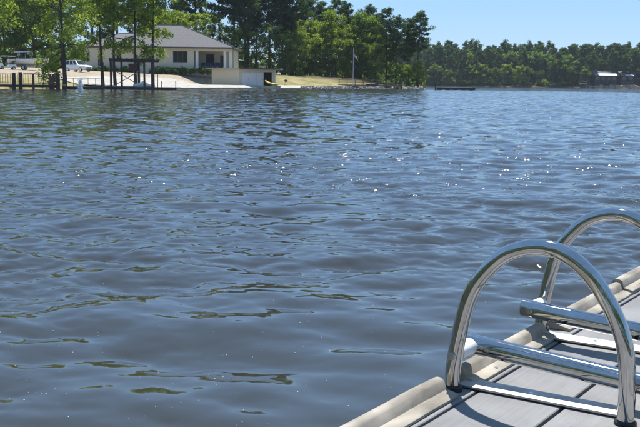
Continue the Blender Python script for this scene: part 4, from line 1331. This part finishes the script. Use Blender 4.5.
ws = MB().loft([[(0.4, -.9, 1.04), (0.4, .9, 1.04), (0.45, .9, 1.04), (0.45, -.9, 1.04)], [(-0.05, -.8, 1.62), (-0.05, .8, 1.62), (0.0, .8, 1.62), (0.0, -.8, 1.62)]]).build('windscreen', M['glass_dark'], bt)
for sg in (-1, 1):
    MB().loft([[(0.4, sg * .93, 1.04), (-1.3, sg * .95, 1.04), (-1.3, sg * .98, 1.04), (0.4, sg * .96, 1.04)], [(-0.05, sg * .83, 1.62), (-1.1, sg * .86, 1.45), (-1.1, sg * .89, 1.45), (-0.05, sg * .86, 1.62)]]).build('side_screen', M['glass_dark'], bt)
    for x0, x1 in ((-1.3, -1.5), (-0.4, -0.2)):
        MB().tube([(x0, sg * 0.98, 1.0), (x1, sg * 0.85, 2.02)], 0.025, 6).build('canopy_pole', M['chrome'], bt)
secs = [[(x, y, 2.05 + 0.10 * (1 - (y / 0.95) ** 2) + 0.05 * math.cos(x * 1.6) + dz) for y, dz in ((-0.95, -0.1), (-0.6, 0), (0, 0), (0.6, 0), (0.95, -0.1), (0.95, -0.14), (0, -0.05), (-0.95, -0.14))] for x in (-2.0, -1.4, -0.8, -0.2, 0.3)]
MB().loft(secs).build('canopy', M['navy'], bt, smooth=True)
om = MB().loft([[(-3.3, -.2, .9), (-2.92, -.2, .9), (-2.92, .2, .9), (-3.3, .2, .9)], [(-3.36, -.24, 1.2), (-2.9, -.24, 1.2), (-2.9, .24, 1.2), (-3.36, .24, 1.2)], [(-3.2, -.15, 1.45), (-2.95, -.15, 1.45), (-2.95, .15, 1.45), (-3.2, .15, 1.45)]]).build('outboard_motor', M['black'], bt, bevel=0.03)
MB().box(-3.16, -3.0, -0.07, 0.07, 0.05, 0.9).build('motor_leg', M['black'], om)
tl = thing('boat_trailer', 'grey two wheeled trailer under the white runabout boat', 'trailer', (vx, vy, hz(vx, vy)), R(8))
for sg in (-1, 1):
    MB().box(-2.7, 2.2, sg * 0.6 - 0.05, sg * 0.6 + 0.05, 0.42, 0.54).build('side_rail', M['alu_grey'], tl)
    MB().box(-2.5, 1.8, sg * 0.5 - 0.06, sg * 0.5 + 0.06, 0.60, 0.80).build('bunk', M['wood_grey'], tl)
    wheel(tl, -0.7, sg * 0.98, 0.32, 0.2)
    MB().loft([[(-1.15, sg * .98 - .13, .62), (-1.15, sg * .98 + .13, .62), (-1.12, sg * .98 + .13, .64), (-1.12, sg * .98 - .13, .64)], [(-.95, sg * .98 - .13, .72), (-.95, sg * .98 + .13, .72), (-.95, sg * .98 + .13, .75), (-.95, sg * .98 - .13, .75)],
               [(-.45, sg * .98 - .13, .72), (-.45, sg * .98 + .13, .72), (-.45, sg * .98 + .13, .75), (-.45, sg * .98 - .13, .75)], [(-.25, sg * .98 - .13, .62), (-.25, sg * .98 + .13, .62), (-.28, sg * .98 + .13, .64), (-.28, sg * .98 - .13, .64)]]).build('mudguard', M['black'], tl)
MB().tube([(2.2, -.6, .48), (3.6, 0, .48), (2.2, .6, .48)], 0.05, 6).build('tongue', M['alu_grey'], tl)
MB().tube([(3.5, 0, 0.0), (3.5, 0, .5)], 0.04, 6).build('jack_stand', M['alu_grey'], tl)
MB().box(-0.75, -0.65, -0.9, 0.9, 0.28, 0.40).build('axle', M['alu_grey'], tl)

# golf cart
vx, vy = xat(7.5, 139, 65), 139.0
gc = thing('golf_cart', 'white golf cart with flat roof beside the boat trailer', 'golf cart', (vx, vy, hz(vx, vy)), R(-150))
MB().prism([(-1.15, .32), (1.0, .28), (1.2, .5), (1.1, .85), (.78, .95), (.6, .42), (-.1, .42), (-.15, .72), (-1.1, .75), (-1.25, .5)], -0.58, 0.58, 'x').build('body', M['white_paint'], gc, bevel=0.03).rotation_euler = (0, 0, R(-90))
MB().box(-0.75, -0.15, -0.55, 0.55, 0.76, 0.9).build('seat', M['black'], gc, bevel=0.04)
MB().loft([[(-.85, -.55, .88), (-.72, -.55, .88), (-.72, .55, .88), (-.85, .55, .88)], [(-.98, -.52, 1.3), (-.88, -.52, 1.3), (-.88, .52, 1.3), (-.98, .52, 1.3)]]).build('backrest', M['black'], gc)
MB().box(-1.2, 0.85, -0.62, 0.62, 1.92, 2.0).build('roof', M['white_paint'], gc, bevel=0.03)
for sg in (-1, 1):
    MB().tube([(0.85, sg * .52, .9), (0.6, sg * .55, 1.92)], 0.025, 6).build('roof_post', M['black'], gc)
    MB().tube([(-1.1, sg * .52, .75), (-1.05, sg * .55, 1.92)], 0.025, 6).build('roof_post', M['black'], gc)
    for x in (0.85, -0.8):
        wheel(gc, x, sg * 0.52, 0.24, 0.2)
    MB().box(1.08, 1.2, sg * 0.4 - .08, sg * .4 + .08, .56, .68).build('headlight', M['lamp_clear'], gc, bevel=0.02)
MB().tube([(0.72, 0.2, .9), (0.42, 0.2, 1.08)], 0.02, 6).build('steering_column', M['black'], gc)
MB().tube([(0.42 + .1 * math.sin(a_) * .6, .2 + .17 * math.cos(a_), 1.08 + .14 * math.sin(a_)) for a_ in [2 * math.pi * q / 12 for q in range(13)]], 0.015, 5).build('steering_wheel', M['black'], gc)

# white spray shape standing in for a bright glint by the bank
sx_, sy_ = xat(80.5, 99.0, 90), 99.0
mb = MB()
g = np.random.default_rng(4)
for i in range(260):
    q = g.random()
    z = 0.02 + 1.0 * q
    sprd = 0.10 + 0.13 * abs(math.sin(q * 3.6 + 0.4))
    x, y = g.normal() * sprd * 0.7, g.normal() * sprd * 0.5
    s__ = 0.028 + 0.045 * g.random() * (1.2 - q)
    mb.add([(x, y, z - s__ * 1.4), (x + s__, y, z), (x, y + s__, z), (x - s__, y, z), (x, y - s__, z), (x, y, z + s__ * 1.4)],
           [(0, 2, 1), (0, 3, 2), (0, 4, 3), (0, 1, 4), (5, 1, 2), (5, 2, 3), (5, 3, 4), (5, 4, 1)])
mb.tube([(0, 0, -0.1), (0.02, 0, 0.4), (0.0, 0, 0.85)], [0.07, 0.035, 0.012], 8)
o = mb.build('glint_spray', M['spray'], None, (sx_, sy_, 0.0))
o.scale = (1.0, 1.0, 1.25)
tag(o, 'small white spray shape standing in for a glint near the grassy bank', 'spray')

# rocks along the point
mb = MB()
g = np.random.default_rng(21)
pts = along([(-3.0, 167.9), (5.4, 177.5), (14, 185.6), (20.5, 191.2)], 0.25)
for p in pts:
    for q in range(3):
        x, y = p[0] + g.normal() * 0.35 - 0.25 * q, p[1] + g.normal() * 0.3 + 0.35 * q
        s__ = 0.16 + 0.26 * g.random() ** 2
        z = 0.08 + 0.14 * q
        vv = []
        for th_ in range(6):
            a_ = th_ * math.pi / 3 + g.random() * 0.4
            k_ = s__ * (0.75 + 0.5 * g.random())
            vv.append((x + k_ * math.cos(a_), y + k_ * math.sin(a_), z - s__ * 0.5))
        for th_ in range(6):
            a_ = th_ * math.pi / 3 + g.random() * 0.5
            k_ = s__ * (0.45 + 0.4 * g.random())
            vv.append((x + k_ * math.cos(a_), y + k_ * math.sin(a_), z + s__ * (0.3 + 0.4 * g.random())))
        mb.add(vv, [(0, 1, 7, 6), (1, 2, 8, 7), (2, 3, 9, 8), (3, 4, 10, 9), (4, 5, 11, 10), (5, 0, 6, 11), (6, 7, 8, 9, 10, 11), (5, 4, 3, 2, 1, 0)])
o = mb.build('shore_rocks', M['rock'])
tag(o, 'pale grey rubble stones lining the water edge of the point', 'rocks', kind='stuff')

# ================================================================== HOUSES ON THE FAR SHORE
def far_house(px0, px1, d, zg, wall_h, roof_h, lab, wallm, roofm, dep=9.0, wins=4):
    x0, x1 = xat(px0, d), xat(px1, d)
    t_ = thing('far_house', lab, 'house', ((x0 + x1) / 2, d, zg))
    hw = (x1 - x0) / 2
    MB().box(-hw, hw, 0, dep, -2.5, wall_h).build('wall', wallm, t_)
    MB().prism([(-1.4, wall_h - 0.1), (-1.4, wall_h + 0.15), (dep / 2, wall_h + roof_h), (dep + 0.6, wall_h + 0.15), (dep + 0.6, wall_h - 0.1)], -hw - 0.7, hw + 0.7, 'x').build('roof', roofm, t_)
    for i in range(wins):
        x = -hw + (i + 0.5) * 2 * hw / wins
        w_ = MB().box(x - 0.8, x + 0.8, -0.05, 0.05, 1.0, 2.3).build('window', M['trim'], t_)
        MB().box(x - 0.7, x + 0.7, -0.08, -0.052, 1.1, 2.2).build('pane', M['glass_dark'], w_)
    return t_
fh = far_house(595, 616, 474, 3.2, 3.0, 2.6, 'dark lake house with a long pale porch roof on the far shore', M['house_dark'], M['shingle'])
hw = (xat(614, 470) - xat(596, 470)) / 2
MB().prism([(-4.2, 2.9), (-4.2, 3.05), (-1.45, 4.0), (-1.45, 3.85)], -hw, hw, 'x').build('porch_roof', M['white_roof'], fh)
for q in range(5):
    MB().box(-hw + 0.3 + q * (2 * hw - 0.6) / 4 - .1, -hw + 0.3 + q * (2 * hw - 0.6) / 4 + .1, -4.0, -3.8, -2.0, 2.92).build('porch_post', M['house_dark'], fh)
MB().box(-hw, hw, -4.2, -0.01, -0.5, -0.25).build('porch_deck', M['wood_dark'], fh)
f2 = far_house(621, 634, 476, 3.4, 2.8, 2.3, 'small dark cabin with a pale lean to roof next to the far lake house', M['house_dark'], M['shingle'], 8, 2)
hw2 = (xat(631, 470) - xat(623, 470)) / 2
MB().prism([(-3.6, 2.6), (-3.6, 2.75), (-1.45, 3.5), (-1.45, 3.35)], -hw2, hw2, 'x').build('porch_roof', M['white_roof'], f2)
far_house(634.5, 660, 479, 4.0, 3.2, 3.2, 'dark house with a grey gable roof at the right end of the far shore', M['house_dark'], M['shingle'], 10, 3)
far_house(502, 511, 488, 3.6, 3.0, 1.8, 'small grey house among the far shore trees behind the raft', M['house_grey'], M['shingle'], 7, 2)
dd_ = thing('far_dock', 'low dark dock with a pale boat lift on the far shore beside the lake house', 'dock', (xat(578, 464), 464, 0))
MB().box(-5.5, 5.5, 0, 4.0, 0.55, 0.85).build('deck', M['wood_dark'], dd_)
for q in range(6):
    MB().tube([(-5.2 + q * 2.1, 0.15, -1.5), (-5.2 + q * 2.1, 0.15, 1.4)], 0.14, 8).build('pile', M['wood_dark'], dd_)
MB().box(1.5, 5.0, 1.0, 3.5, 1.9, 2.15).build('lift_roof', M['white_roof'], dd_)
for x in (1.7, 4.8):
    MB().box(x - .08, x + .08, 1.2, 1.36, 0.852, 1.898).build('lift_post', M['alu_grey'], dd_)
mb = MB()
g = np.random.default_rng(33)
for i in range(90):
    x = xat(588, 467) + g.random() * (xat(645, 467) - xat(588, 467))
    y = float(np.interp(x, FAR[:, 0], FAR[:, 1])) + 0.5 + g.random() * 3
    s__ = 0.6 + 1.2 * g.random() ** 2
    vv = [(x + s__ * math.cos(a_), y + s__ * math.sin(a_), -0.2) for a_ in [k_ * 1.0472 for k_ in range(6)]] + \
         [(x + s__ * .6 * math.cos(a_ + .3), y + s__ * .6 * math.sin(a_ + .3), 0.5 + s__ * (0.5 + .3 * g.random())) for a_ in [k_ * 1.0472 for k_ in range(6)]]
    mb.add(vv, [(0, 1, 7, 6), (1, 2, 8, 7), (2, 3, 9, 8), (3, 4, 10, 9), (4, 5, 11, 10), (5, 0, 6, 11), (6, 7, 8, 9, 10, 11), (5, 4, 3, 2, 1, 0)])
tag(mb.build('far_rocks', M['tan_rock']), 'tan boulders along the water below the far lake house', 'rocks', kind='stuff')

# ================================================================== AIR
hm = bpy.data.materials.new('haze')
hm.use_nodes = True
N, L = hm.node_tree.nodes, hm.node_tree.links
N.remove(N['Principled BSDF'])
pv = N.new('ShaderNodeVolumePrincipled')
pv.inputs['Color'].default_value = (0.80, 0.88, 1.0, 1)
pv.inputs['Density'].default_value = 0.00012
L.new(pv.outputs[0], N['Material Output'].inputs['Volume'])
o = MB().box(-4500, 4500, -3000, 6500, -4.0, 48.0).build('haze', hm)
tag(o, 'thin pale summer haze over the lake', 'haze', kind='stuff')
